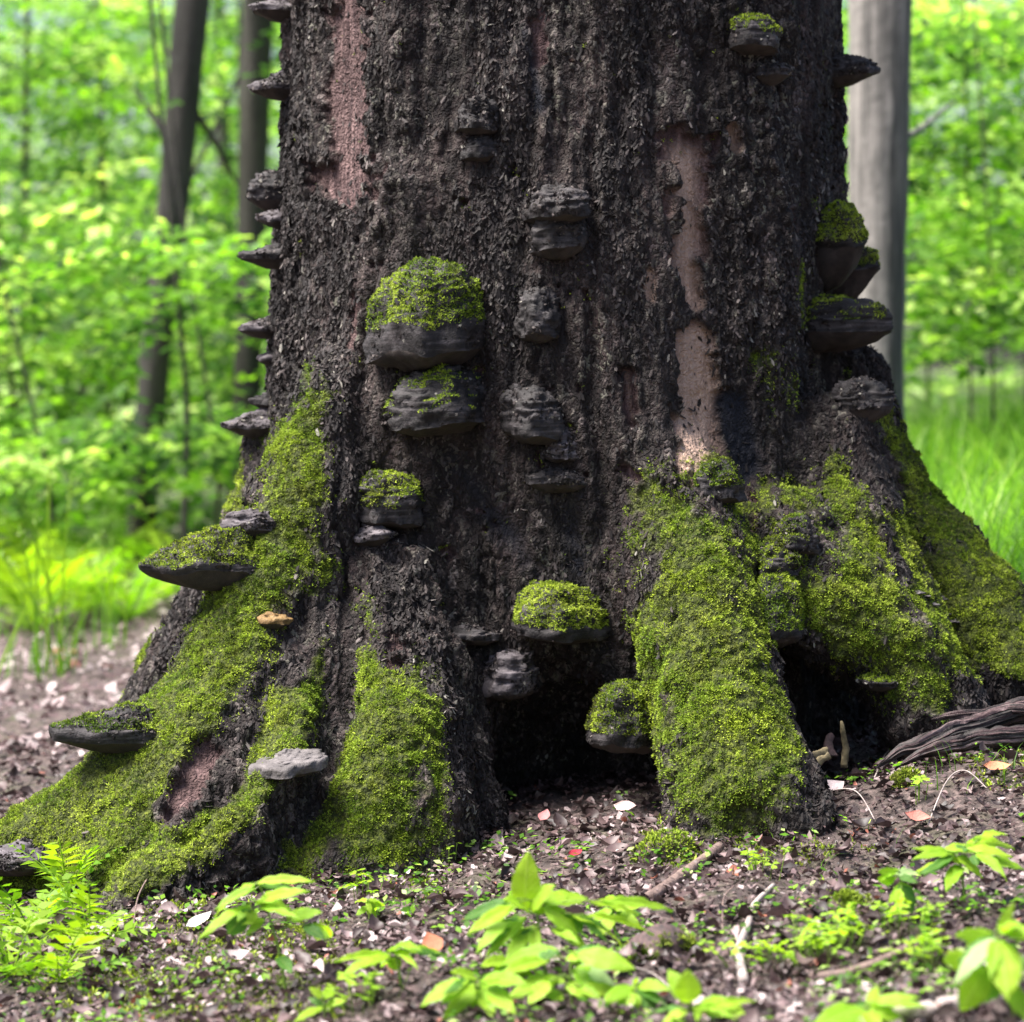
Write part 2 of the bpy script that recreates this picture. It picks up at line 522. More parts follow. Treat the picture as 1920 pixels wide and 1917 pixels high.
gx = np.concatenate([-np.geomspace(400, 2.2, 40), np.linspace(-2.15, 2.15, 150), np.geomspace(2.2, 400, 40)])
gy = np.concatenate([-np.geomspace(200, 3.0, 24), np.linspace(-2.95, 1.5, 150), np.geomspace(1.55, 600, 60)])
GX, GY = np.meshgrid(gx, gy)
GZ = ground_z(GX, GY)
fine = (np.abs(GX) < 2.3) & (GY > -3) & (GY < 1.6)
pp = np.stack([GX.ravel(), GY.ravel(), np.zeros(GX.size)], 1)
GZ = GZ + np.where(fine, (fbm(pp * 28, 3, 14) * 0.009).reshape(GX.shape), 0)
ground = link('ground', mesh_np('ground', np.stack([GX, GY, GZ], -1).reshape(-1, 3), grid_faces(len(gy), len(gx)), M['ground']))
tag(ground, kind='structure')

# ------------------------------------------------------------------ the old trunk: distance field, surface net, two subdivisions, relief
TC = np.array([0.094, 0.0])
VOX = 0.0204
LO, HI = np.array([-1.5, -1.35, -0.42]), np.array([1.62, 1.12, 2.32])
NX, NY, NZ = (np.ceil((HI - LO) / VOX).astype(int) + 1)
ax = [LO[k] + VOX * np.arange(n) for k, n in enumerate((NX, NY, NZ))]
FX, FY, FZ = [a.astype(np.float32) for a in (ax[0][:, None, None], ax[1][None, :, None], ax[2][None, None, :])]

def core_r(z):
    return np.interp(z, [-0.45, 0.0, 0.5, 0.96, 1.3, 1.65, 2.4], [0.65, 0.635, 0.622, 0.612, 0.592, 0.582, 0.572])

th = np.arctan2(FY - TC[1], FX - TC[0])
flute = (0.022 * np.sin(th * 5 + 0.7) + 0.014 * np.sin(th * 9 + 2.1) + 0.010 * np.sin(th * 14 + 0.4))
rr = np.sqrt((FX - TC[0]) ** 2 + (FY - TC[1]) ** 2)
D = (rr - core_r(FZ).astype(np.float32) - flute * np.clip(1.25 - 0.35 * FZ, 0.5, 1.4)).astype(np.float32)
del th, rr, flute
D = np.maximum(D, FZ - (LO[2] + VOX * (NZ - 4)))

def smin(a, b, k):
    h = np.clip(0.5 + 0.5 * (b - a) / k, 0, 1)
    return b * (1 - h) + a * h - k * h * (1 - h)

def capsule_into(a, ra, b, rb, k=0.075, sub=False):
    global D
    rm = max(ra, rb) + k * 1.6 + 0.02
    lo = np.maximum(((np.minimum(a, b) - rm - LO) / VOX).astype(int), 0)
    hi = np.minimum(((np.maximum(a, b) + rm - LO) / VOX).astype(int) + 2, [NX, NY, NZ])
    if (hi <= lo).any():
        return
    sl = tuple(slice(l, h) for l, h in zip(lo, hi))
    X, Y, Z = FX[sl[0]], FY[:, sl[1]], FZ[:, :, sl[2]]
    ab = b - a
    L = float(ab @ ab) + 1e-9
    t = np.clip(((X - a[0]) * ab[0] + (Y - a[1]) * ab[1] + (Z - a[2]) * ab[2]) / L, 0, 1)
    d = np.sqrt((X - a[0] - t * ab[0]) ** 2 + (Y - a[1] - t * ab[1]) ** 2 + (Z - a[2] - t * ab[2]) ** 2) - (ra + (rb - ra) * t)
    D[sl] = -smin(-D[sl], d, k) if sub else smin(D[sl], d.astype(np.float32), k)

def chain(pts, k=0.05, sub=False):
    q = [(W(p[0], p[1], p[2]), p[3]) for p in pts]
    for (a, ra), (b, rb) in zip(q[:-1], q[1:]):
        capsule_into(a, ra, b, rb, k, sub)

ROOTS = [
    [(545, 860, -.10, .085), (503, 1000, -.12, .080), (418, 1130, -.15, .074), (340, 1260, -.18, .074), (282, 1380, -.2, .074), (222, 1490, -.22, .074), (120, 1600, -.25, .075)],
    [(634, 740, -.46, .08), (592, 930, -.52, .098), (525, 1110, -.60, .105), (442, 1270, -.68, .104), (340, 1410, -.76, .10), (230, 1525, -.82, .095), (95, 1615, -.84, .085), (-60, 1680, -.85, .08)],
    [(500, 1220, -.66, .08), (425, 1380, -.78, .095), (330, 1540, -.88, .10), (225, 1650, -.95, .09), (130, 1740, -1.0, .08)],
    [(588, 1230, -.67, .08), (552, 1380, -.80, .085), (500, 1500, -.93, .088), (400, 1600, -1.04, .078), (290, 1680, -1.12, .066), (180, 1760, -1.18, .05)],
    [(745, 1090, -.58, .09), (748, 1250, -.68, .105), (738, 1400, -.77, .12), (718, 1540, -.84, .14), (695, 1650, -.90, .14)],
    [(650, 1530, -.86, .08), (570, 1610, -.95, .06), (500, 1665, -1.0, .05)],
    [(885, 1230, -.60, .035), (880, 1400, -.66, .040), (888, 1570, -.70, .055)],
    [(1268, 880, -.57, .09), (1298, 1080, -.65, .118), (1330, 1250, -.75, .118), (1364, 1400, -.85, .124), (1396, 1520, -.92, .128), (1425, 1640, -.97, .12)],
    [(1478, 1480, -.96, .05), (1530, 1550, -1.02, .04)],
    [(1560, 820, -.40, .085), (1592, 980, -.44, .095), (1632, 1120, -.50, .115), (1690, 1240, -.57, .10), (1750, 1350, -.62, .08), (1800, 1450, -.64, .07)],
    [(1470, 1000, -.55, .09), (1520, 1110, -.60, .10), (1600, 1180, -.60, .10)],
    [(1590, 720, -.1, .09), (1612, 850, -.12, .098), (1657, 950, -.16, .098), (1728, 1050, -.2, .10), (1818, 1155, -.24, .10), (1925, 1250, -.27, .10), (2060, 1330, -.28, .10)],
    [(1780, 1180, -.32, .12), (1880, 1290, -.36, .11), (1990, 1380, -.38, .10)],
]
for ch in ROOTS:
    chain(ch)
for kx, ky, kd, kr in ((1640, 1105, -.60, .045), (1705, 1195, -.64, .048), (1585, 1085, -.57, .05), (1750, 1065, -.29, .05), (1832, 1180, -.35, .05), (1690, 1000, -.26, .045), (1762, 1290, -.63, .05), (1530, 1170, -.66, .05), (1600, 960, -.53, .04), (1880, 1215, -.36, .05), (1655, 900, -.24, .04), (1340, 1130, -.77, .04), (700, 1420, -.88, .035), (430, 1180, -.62, .04), (350, 1330, -.80, .04)):
    kp = W(kx, ky, kd)
    capsule_into(kp, kr, kp + np.array([.03, 0, -.04]), kr * .9, 0.045)
for ang, ln in ((20, .55), (62, .6), (100, .5), (140, .6)):          # buttresses on the far side
    c, s = math.cos(R(ang)), math.sin(R(ang))
    pts = [np.array([TC[0] + c * (.5 + ln * t), s * (.5 + ln * t) * 0.85, 0.75 * (1 - t) ** 1.7 - 0.08 * t]) for t in np.linspace(0, 1, 6)]
    for a, b in zip(pts[:-1], pts[1:]):
        capsule_into(a, .11, b, .10)
# the black hollow between the two front roots, the cave under the right-hand mound, and smaller folds
chain([(1060, 1190, -.66, .03), (1055, 1290, -.62, .075), (1065, 1400, -.54, .14), (1080, 1500, -.50, .18), (1085, 1640, -.48, .20)], 0.05, True)
chain([(975, 1330, -.66, .03), (985, 1480, -.62, .06), (990, 1600, -.60, .08)], 0.04, True)
chain([(1165, 1420, -.62, .10), (1170, 1600, -.62, .12)], 0.04, True)
chain([(1545, 1290, -.66, .055), (1570, 1360, -.64, .085), (1590, 1480, -.64, .10)], 0.04, True)
chain([(1480, 1210, -.72, .025), (1510, 1300, -.72, .05)], 0.03, True)
chain([(1850, 1340, -.52, .05), (1960, 1350, -.5, .06)], 0.03, True)
chain([(612, 1400, -.96, .045), (590, 1500, -.98, .055), (550, 1590, -1.02, .045)], 0.03, True)
chain([(500, 1300, -.86, .03), (468, 1400, -.93, .034), (425, 1500, -1.01, .034), (350, 1590, -1.08, .03)], 0.035, True)
chain([(560, 1130, -.74, .03), (540, 1280, -.84, .035)], 0.04, True)
chain([(415, 1130, -.36, .04), (345, 1250, -.44, .05), (270, 1350, -.48, .045)], 0.03, True)
chain([(1220, 1250, -.80, .03), (1215, 1420, -.86, .04)], 0.03, True)
chain([(1665, 980, -.36, .035), (1720, 1110, -.42, .04), (1790, 1220, -.48, .035)], 0.04, True)
chain([(1545, 960, -.62, .03), (1520, 1060, -.72, .03)], 0.04, True)
chain([(650, 1180, -.74, .035), (635, 1320, -.82, .045), (622, 1420, -.88, .045)], 0.04, True)
chain([(1285, 1520, -1.05, .035), (1290, 1600, -1.06, .05)], 0.025, True)
chain([(1372, 1535, -1.07, .035), (1410, 1550, -1.07, .045), (1420, 1620, -1.07, .05)], 0.025, True)
chain([(660, 760, -.75, .02), (650, 950, -.72, .03)], 0.06, True)
chain([(900, 820, -.68, .03), (880, 1100, -.66, .05), (960, 1180, -.68, .05)], 0.06, True)
chain([(1500, 250, -.55, .02), (1500, 600, -.55, .02), (1530, 900, -.55, .02)], 0.04, True)
chain([(535, 150, -.36, .012), (525, 800, -.40, .014)], 0.03, True)
chain([(1000, 0, -.61, .03), (1005, 190, -.62, .03)], 0.03, True)

def surface_net(D):
    ins = D < 0
    nx, ny, nz = D.shape
    c = np.zeros((nx - 1, ny - 1, nz - 1), np.int8)
    for i in (0, 1):
        for j in (0, 1):
            for k in (0, 1):
                c += ins[i:nx - 1 + i, j:ny - 1 + j, k:nz - 1 + k]
    act = (c > 0) & (c < 8)
    idx = np.argwhere(act)
    vid = np.full(act.shape, -1, np.int64)
    vid[act] = np.arange(len(idx))
    acc = np.zeros((len(idx), 3)); cnt = np.zeros(len(idx))
    cor = [np.array(o) for o in ((0,0,0),(1,0,0),(0,1,0),(1,1,0),(0,0,1),(1,0,1),(0,1,1),(1,1,1))]
    val = [D[tuple((idx + o).T)] for o in cor]
    for a in range(8):
        for b in range(a + 1, 8):
            if np.abs(cor[a] - cor[b]).sum() == 1:
                m = (val[a] < 0) != (val[b] < 0)
                t = np.where(m, val[a] / np.where(m, val[a] - val[b], 1), 0)
                acc += np.where(m[:, None], cor[a] + t[:, None] * (cor[b] - cor[a]), 0)
                cnt += m
    V = (idx + acc / cnt[:, None]) * VOX + LO
    F = []
    for axis in range(3):
        a0 = [slice(1, n - 1) for n in D.shape]
        s0, s1 = list(a0), list(a0)
        s0[axis], s1[axis] = slice(0, D.shape[axis] - 1), slice(1, D.shape[axis])
        A, B = ins[tuple(s0)], ins[tuple(s1)]
        e = np.argwhere(A != B)
        flip = A[tuple(e.T)]
        for q in range(3):
            if q != axis:
                e[:, q] += 1
        u, v = (axis + 1) % 3, (axis + 2) % 3
        quad = []
        for du, dv in ((-1, -1), (0, -1), (0, 0), (-1, 0)):
            cc = e.copy(); cc[:, u] += du; cc[:, v] += dv
            quad.append(vid[tuple(cc.T)])
        quad = np.stack(quad, 1)
        quad[~flip] = quad[~flip][:, ::-1]
        F.append(quad)
    return V, np.vstack(F)

def compact(V, F):
    used = np.unique(F)
    mp = np.full(len(V), -1, np.int64); mp[used] = np.arange(len(used))
    return V[used], mp[F]

def relax(V, F, it=1, lam=0.5):
    e = np.vstack([F[:, [0, 1]], F[:, [1, 2]], F[:, [2, 3]], F[:, [3, 0]]])
    for _ in range(it):
        s = np.stack([np.bincount(e[:, 0], V[e[:, 1], k], len(V)) + np.bincount(e[:, 1], V[e[:, 0], k], len(V)) for k in range(3)], 1)
        n = np.bincount(e[:, 0], minlength=len(V)) + np.bincount(e[:, 1], minlength=len(V))
        V = V + lam * (s / np.maximum(n, 1)[:, None] - V)
    return V

def subdivide(V, F):
    n = len(V)
    e = np.stack([F, np.roll(F, -1, 1)], 2)
    es = np.sort(e, 2)
    key = es[..., 0] * n + es[..., 1]
    uq, inv = np.unique(key.ravel(), return_inverse=True)
    inv = inv.reshape(key.shape)
    mid = 0.5 * (V[uq // n] + V[uq % n])
    cen = V[F].mean(1)
    E = n + inv
    C = n + len(uq) + np.arange(len(F))
    out = [np.stack([F[:, k], E[:, k], C, E[:, k - 1]], 1) for k in range(4)]
    return np.vstack([V, mid, cen]), np.vstack(out)

def normals(V, F):
    a = np.cross(V[F[:, 2]] - V[F[:, 0]], V[F[:, 3]] - V[F[:, 1]])
    N = np.stack([np.bincount(F.ravel(), np.repeat(a[:, k], 4), len(V)) for k in range(3)], 1)
    return unit(N), a

TV, TF = surface_net(D)
keep = (TV[TF][:, :, 2].max(1) > ground_z(TV[TF][:, 0, 0], TV[TF][:, 0, 1]) - 0.10) & (TV[TF][:, :, 2].min(1) < 2.25)
TV, TF = compact(TV, TF[keep])
TV = relax(TV, TF, 2)
tN, tA = normals(TV, TF)
# outward check: normals should leave the axis
outw = ((TV[:, :2] - TC) * tN[:, :2]).sum(1).mean()
if outw < 0:
    TF = TF[:, ::-1]; tN = -tN
BVH = BVHTree.FromPolygons(TV.tolist(), TF.tolist())

def inside(P):
    """signed distance to the trunk, from the field"""
    g = (P - LO) / VOX
    i = np.clip(np.round(g).astype(int), 0, np.array([NX, NY, NZ]) - 1)
    d = D[i[:, 0], i[:, 1], i[:, 2]]
    out = ((g < 0) | (g > np.array([NX, NY, NZ]) - 1)).any(1)
    return np.where(out, 1.0, d)

fc_ = TV[TF].mean(1)
front = (fc_[:, 1] < 0.14) & ((tN[TF].mean(1) * (np.array([0, -CAM_D, CAM_H]) - fc_)).sum(1) > -1.6)
V1, F1 = subdivide(TV, TF)
V1 = relax(V1, F1, 2)
q4 = np.tile(front, 4)
Fb = F1[~q4]
V2, F2 = compact(V1, F1[q4])
V2, F2 = subdivide(V2, F2)
V2 = relax(V2, F2, 1)

def seg_mask(px, py, segs):
    m = np.zeros(len(px))
    for x0, y0, x1, y1, w, s in segs:
        dx, dy = x1 - x0, y1 - y0
        t = np.clip(((px - x0) * dx + (py - y0) * dy) / (dx * dx + dy * dy + 1e-6), 0, 1)
        d = np.hypot(px - x0 - t * dx, py - y0 - t * dy) / w
        m = np.maximum(m, s * np.clip(1.5 - d, 0, 1.5) / 1.5)
    return m

MOSS = [
    (605, 750, 560, 860, 38, .8), (560, 860, 520, 1010, 62, 1), (520, 1010, 440, 1200, 85, 1), (440, 1200, 330, 1340, 95, 1.1), (330, 1340, 190, 1500, 95, 1.2),
    (200, 1480, 30, 1570, 75, 1.2), (140, 1600, 0, 1660, 60, 1.1), (335, 1115, 232, 1310, 20, 1.0), (250, 1320, 150, 1370, 45, 1),
    (330, 1400, 220, 1600, 80, .95), (565, 1310, 500, 1420, 62, 1.05), (490, 1480, 420, 1545, 42, 1), (420, 1545, 250, 1650, 50, 1), (610, 1060, 560, 1180, 40, .6),
    (690, 1240, 730, 1330, 65, .95), (730, 1340, 715, 1560, 115, 1.05), (650, 1520, 555, 1595, 60, 1.1), (690, 1400, 660, 1500, 60, 1.15), (600, 1230, 560, 1300, 50, .6),
    (1270, 950, 1300, 1050, 105, .72), (1215, 1150, 1250, 1380, 40, .85), (1440, 1300, 1470, 1440, 45, .9), (1290, 1480, 1450, 1500, 60, .8), (1390, 960, 1420, 1060, 50, .6), (800, 1350, 820, 1540, 50, .85), (640, 1260, 660, 1330, 30, .7), (600, 1560, 760, 1590, 40, .8), (1300, 1050, 1330, 1200, 110, 1), (1330, 1200, 1370, 1470, 125, 1.1), (1240, 1120, 1260, 1250, 50, .9), (1400, 1120, 1450, 1180, 60, 1),
    (1560, 880, 1625, 1060, 45, .8), (1500, 1130, 1690, 1240, 85, 1.05), (1600, 1070, 1750, 1290, 60, 1), (1655, 770, 1740, 930, 28, .9), (1740, 950, 1850, 1120, 60, 1),
    (1690, 1010, 1800, 1190, 70, .9), (1830, 1150, 1930, 1200, 65, 1.1), (1700, 1180, 1840, 1260, 50, .8), (1790, 1200, 1930, 1250, 60, 1.0), (1488, 490, 1492, 610, 14, .8), (1430, 670, 1450, 740, 38, .65),
    (452, 850, 446, 950, 20, .9), (1340, 870, 1370, 930, 40, .7), (1430, 900, 1450, 1000, 30, .6), (1515, 380, 1525, 400, 15, .7), (580, 690, 585, 720, 14, .7), (1720, 1290, 1765, 1320, 25, .9),
    (1480, 920, 1560, 1010, 40, .6), (690, 1150, 720, 1200, 35, .6), (1590, 700, 1640, 790, 18, .7),
]
NOMOSS = [(375, 1105, 300, 1235, 24, 1.0), (300, 1235, 235, 1345, 20, 1.0), (470, 1370, 410, 1500, 22, 1.0), (385, 1415, 325, 1515, 30, 1.1), (605, 1440, 560, 1580, 26, 1.0), (650, 1190, 625, 1400, 30, .9), (575, 1150, 545, 1280, 24, .8), (540, 1480, 520, 1540, 26, .8), (860, 1250, 870, 1560, 30, .9), (1500, 1240, 1560, 1400, 40, 1.0), (1660, 1000, 1700, 1080, 14, .7), (740, 1180, 735, 1225, 30, .7), (1850, 1290, 1920, 1320, 30, .7), (430, 1570, 520, 1600, 18, .6)]
WOODS = [(650, -20, 655, 120, 42, 1), (655, 140, 650, 320, 45, 1.1), (650, 325, 655, 340, 62, 1), (1010, 40, 1005, 110, 30, .9), (1285, 285, 1300, 470, 46, .95), (1300, 480, 1310, 560, 22, .9),
         (1305, 645, 1318, 760, 34, 1.3), (1318, 760, 1308, 885, 44, 1.3), (1220, 510, 1222, 560, 14, 1), (385, 1410, 340, 1500, 30, 1.05), (335, 1500, 310, 1530, 16, .9), (1175, 700, 1185, 790, 16, .9),
         (1255, 760, 1280, 820, 14, .8), (660, 560, 655, 640, 16, .9), (740, 1190, 730, 1240, 42, .62), (1370, 240, 1378, 280, 9, 1), (1410, 930, 1412, 990, 18, .8), (1690, 900, 1720, 930, 20, .6), (640, 440, 690, 500, 22, .5), (1175, 880, 1200, 900, 20, .5)]
STAIN_SHADE = [(1375, 760, 1400, 870, 42, 1.2), (1400, 880, 1395, 900, 25, .9), (840, 850, 1010, 1080, 70, .62), (1060, 960, 1090, 1080, 60, .6), (980, 60, 1010, 200, 35, .8), (1070, 540, 1050, 660, 30, .5)]  # dark stains; those at mid-trunk also paint in the shade below the brackets
OCHRE = [(1290, 300, 1305, 560, 55, .9), (1318, 650, 1310, 880, 60, 1.2), (1175, 700, 1185, 790, 20, .6), (1220, 505, 1222, 560, 18, 1), (1375, 230, 1380, 285, 14, 1), (1300, 640, 1310, 720, 26, .75), (1250, 450, 1250, 480, 12, .7)]

def relief(V, F):
    N, _ = normals(V, F)
    px, py = project(V)
    fr = (V[:, 1] < 0.3).astype(float)
    n_edge = fbm(V * 16, 4, 21)
    n_fine = fbm(V * 55, 2, 22)
    mo = (seg_mask(px, py, MOSS) - .95 * seg_mask(px, py, NOMOSS)) * fr
    up = np.clip(N[:, 2] * 0.9 - N[:, 0] * 0.25, -0.5, 0.8)
    moss = sstep(0.38, 0.70, mo + 0.42 * n_edge + 0.26 * n_fine + 0.24 * up * (mo > 0.05) - 0.04)
    msoft = np.maximum(moss, .55 * sstep(0.10, 0.62, mo + 0.36 * n_edge + 0.34 * n_fine + 0.24 * up * (mo > 0.03)))
    back = (1 - fr) * sstep(0.15, 0.35, n_edge * 0.5 + up + 0.25 - V[:, 2] * 0.6)
    moss = np.maximum(moss, back)
    wd = seg_mask(px, py, WOODS) * fr
    wood = sstep(0.36, 0.45, wd + 0.5 * n_edge + 0.4 * n_fine) * (1 - moss)
    stain_shade = sstep(0.4, 0.8, seg_mask(px, py, STAIN_SHADE) * fr + 0.2 * n_edge) * (1 - moss)  # real stains plus painted shade at the trunk centre
    ochre = sstep(0.4, 0.9, seg_mask(px, py, OCHRE) * fr + 0.1 * n_edge)
    rad = np.hypot(V[:, 0] - TC[0], V[:, 1] - TC[1])
    fl = sstep(0.72, 0.95, rad)
    zs = 0.16 + 0.5 * fl                                   # long grain on the bole, rounder on the roots
    S = np.stack([V[:, 0], V[:, 1], V[:, 2] * zs], 1)
    warp = np.stack([fbm(V * 5, 2, 30 + k) for k in range(3)], 1) * 0.03
    big = fbm(V * np.array([5, 5, 2.2]), 3, 23)
    ridge = 1 - np.abs(fbm((S * np.array([1, 1, .8]) + warp) * 17, 3, 24)) * 2.6
    gro = 1 - np.abs(fbm((S * np.array([1, 1, .7]) + warp) * 8, 2, 28)) * 3.2
    f1, f2, cid = cells(np.stack([V[:, 0], V[:, 1], V[:, 2] * (0.5 + 0.3 * fl)], 1) * 34 + warp * 25, 25)
    plate = sstep(0.02, 0.22, f2 - f1)
    crumb = fbm(np.stack([V[:, 0], V[:, 1], V[:, 2] * (.45 + .4 * fl)], 1) * 78, 3, 26, 0.6)
    tiny = vnoise(V * np.array([210, 210, 110]), 27)
    calm = sstep(-.15, .35, fbm(S * np.array([7, 7, 5]) + 5, 3, 29))
    bark = 0.026 * big + 0.014 * ridge + (0.006 * (plate - 0.6) + 0.012 * (cid - 0.5) * plate + 0.0085 * crumb + 0.003 * tiny) * (.4 + .7 * calm) - 0.026 * np.clip(gro - 0.45, 0, 1) * (1 - .6 * fl)
    sel = moss > .01
    c1 = np.full(len(V), .6, np.float32); mid = np.full(len(V), .5, np.float32)
    c1[sel], _, mid[sel] = cells(V[sel] * 70, 41)
    mossd = 0.024 * big + 0.014 * fbm(V * 17, 3, 42) + 0.008 * (0.6 - c1) + 0.006 * (mid - .5) + 0.004 * crumb + 0.004
    fib = vnoise(np.stack([V[:, 0], V[:, 1], V[:, 2] * .05], 1) * 110, 43)
    woodd = 0.022 * big - 0.015 + 0.0035 * fib + 0.003 * fbm(V * 40, 2, 44)
    d = bark * (1 - moss) + mossd * moss
    d = d * (1 - wood) + woodd * wood
    d = np.where(stain_shade > 0, d * (1 - .5 * stain_shade) - 0.008 * stain_shade, d)
    V = V + N * d[:, None]
    N2, A2 = normals(V, F)
    return V, N2, A2, dict(msoft=msoft, moss=moss, wood=wood, stain_shade=stain_shade, ochre=ochre)

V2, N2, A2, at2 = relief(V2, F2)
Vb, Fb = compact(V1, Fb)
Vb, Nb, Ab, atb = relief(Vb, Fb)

tree = empty('old_beech_tree', (TC[0], 0, float(ground_z(TC[0], 0.0))), 'huge old dark tree trunk with flaring mossy roots covered in bracket fungi', 'tree')
inv = -np.array(tree.location)
VT = np.vstack([V2, Vb]) + inv
FT = np.vstack([F2, Fb + len(V2)])
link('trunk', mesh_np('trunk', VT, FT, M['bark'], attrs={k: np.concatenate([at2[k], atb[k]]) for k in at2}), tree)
# the bole goes on above the picture
zz = np.linspace(2.12, 7.5, 28)
up = np.stack([TC[0] + 0.03 * np.sin(zz), 0.02 * np.cos(zz * 1.3), zz], 1)
uv_, uf_ = tube(up, np.interp(zz, [2.1, 2.3, 5, 7.5], [0.57, 0.585, 0.54, 0.46]), 48, 0.05, 3)
uat = {k: np.zeros(len(uv_)) for k in at2}
link('upper_trunk', mesh_np('upper_trunk', uv_ + inv, uf_, M['bark'], attrs=uat), tree)

# ---- tufts of moss and loose bark crumbs as real geometry
def tuft_template(n, seed, spread=0.9, wide=0.26):
    rs = np.random.default_rng(seed)
    v, f = [], []
    for k in range(n):
        a = 2 * np.pi * (k + rs.random() * .7) / n
        lean = spread * (0.45 + 0.6 * rs.random())
        d = np.array([math.cos(a) * lean, math.sin(a) * lean, 1.0]); d /= np.linalg.norm(d)
        s = np.array([-math.sin(a), math.cos(a), 0]) * wide
        ln = 0.75 + 0.45 * rs.random()
        b = np.array([math.cos(a), math.sin(a), 0]) * 0.08
        i = len(v)
        v += [b, b + d * ln * .55 + s * .62, b + d * ln + np.array([0, 0, -.12]), b + d * ln * .55 - s * .62]
        f += [[i, i + 1, i + 2, i + 3]]
    return np.array(v), np.array(f)

def sample_faces(V, F, area, w, n, rng):
    p = area * w
    p = p / p.sum()
    i = rng.choice(len(F), n, p=p)
    a, b = rng.random((2, n, 1))
    q = V[F[i]]
    return i, (q[:, 0] * (1 - a) + q[:, 1] * a) * (1 - b) + (q[:, 3] * (1 - a) + q[:, 2] * a) * b

def tuft_mesh(name, pos, nrm, size, rnd, mat, rng, nblade=3, spread=0.9, wide=0.23, up=0.35):
    z = unit(nrm + np.array([0, 0, up]) + rng.normal(0, 0.28, pos.shape))
    Vs, Fs, Rs, off = [], [], [], 0
    var = rng.integers(0, 4, len(pos))
    for k in range(4):
        s = var == k
        if not s.any():
            continue
        tv, tf = tuft_template(nblade, 50 + k, spread, wide)
        Mx = frames(z[s], rng.random(s.sum()) * 6.28) * size[s][:, None, None]
        v, f = scatter(tv, tf, pos[s] - nrm[s] * size[s][:, None] * 0.18, Mx)
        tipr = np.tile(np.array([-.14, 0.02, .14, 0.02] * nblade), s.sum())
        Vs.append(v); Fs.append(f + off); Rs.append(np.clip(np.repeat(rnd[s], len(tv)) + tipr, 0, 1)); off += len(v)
    return mesh_np(name, np.vstack(Vs), np.vstack(Fs), mat, attrs={'rnd': np.concatenate(Rs)})

fa = np.linalg.norm(A2, axis=1) * .5
fn = unit(A2)
pxf, pyf = project(V2[F2[:, 0]])
vis = ((fn * (np.array([0, -CAM_D, CAM_H]) - V2[F2[:, 0]])).sum(1) > -1.2) & (pyf > -60) & (pxf > -120) & (pxf < 2040)
mf = at2['moss'][F2].mean(1)
msf = at2['msoft'][F2].mean(1)
mi, mp_ = sample_faces(V2, F2, fa, np.where(vis, (.85 * msf ** 1.6) * (.16 + sstep(-.30, .32, fbm(V2[F2[:, 0]] * 46, 2, 60))) * (.6 + .6 * sstep(-.35, .15, fbm(V2[F2[:, 0]] * 11, 3, 63))), 0), 108000, RNG)
clump = fbm(mp_ * 40, 3, 61)
rnd = np.clip(0.52 + 0.42 * clump + RNG.normal(0, .10, len(mp_)) + 0.34 * fbm(mp_ * 7, 3, 62), 0, 1)
sz = (0.0046 + 0.0050 * RNG.random(len(mp_))) * (0.85 + 0.3 * clump)
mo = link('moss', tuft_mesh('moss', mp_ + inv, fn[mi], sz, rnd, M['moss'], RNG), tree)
tag(mo, kind='stuff')

# crumbs of bark: small tilted chips
bw = np.where(vis, (1 - mf) * (1 - at2['wood'][F2].mean(1) * .93) * (1 - .6 * at2['stain_shade'][F2].mean(1)), 0)
bw = bw * (0.10 + 2.0 * sstep(-.1, .4, fbm(V2[F2[:, 0]] * np.array([9, 9, 3]), 3, 65)))
bi, bp = sample_faces(V2, F2, fa, bw, 60000, RNG)
chip_v = np.array([[-.5, -.32, 0], [.1, -.5, .10], [.52, -.08, .02], [.2, .5, .16], [-.42, .3, .05]])
chip_f = np.array([[0, 1, 4], [1, 2, 3], [1, 3, 4]])
zc = unit(fn[bi] + RNG.normal(0, 0.55, bp.shape) + np.array([0, 0, .15]))
szc = 0.004 + 0.009 * RNG.random(len(bp)) ** 2.2
Mx = frames(zc, RNG.normal(0, .35, len(bp))) * szc[:, None, None] * np.array([.62, 1.7, 1.0])
cv, cf = scatter(chip_v, chip_f, bp + fn[bi] * 0.001 + inv, Mx)
crn = np.clip(0.46 + 0.42 * fbm(bp * 12, 3, 66) + RNG.normal(0, .2, len(bp)), 0, 1)
bo = link('bark_crumbs', mesh_np('bark_crumbs', cv, cf, M['flake'], False, {'rnd': np.repeat(crn, len(chip_v))}), tree)
tag(bo, kind='stuff')

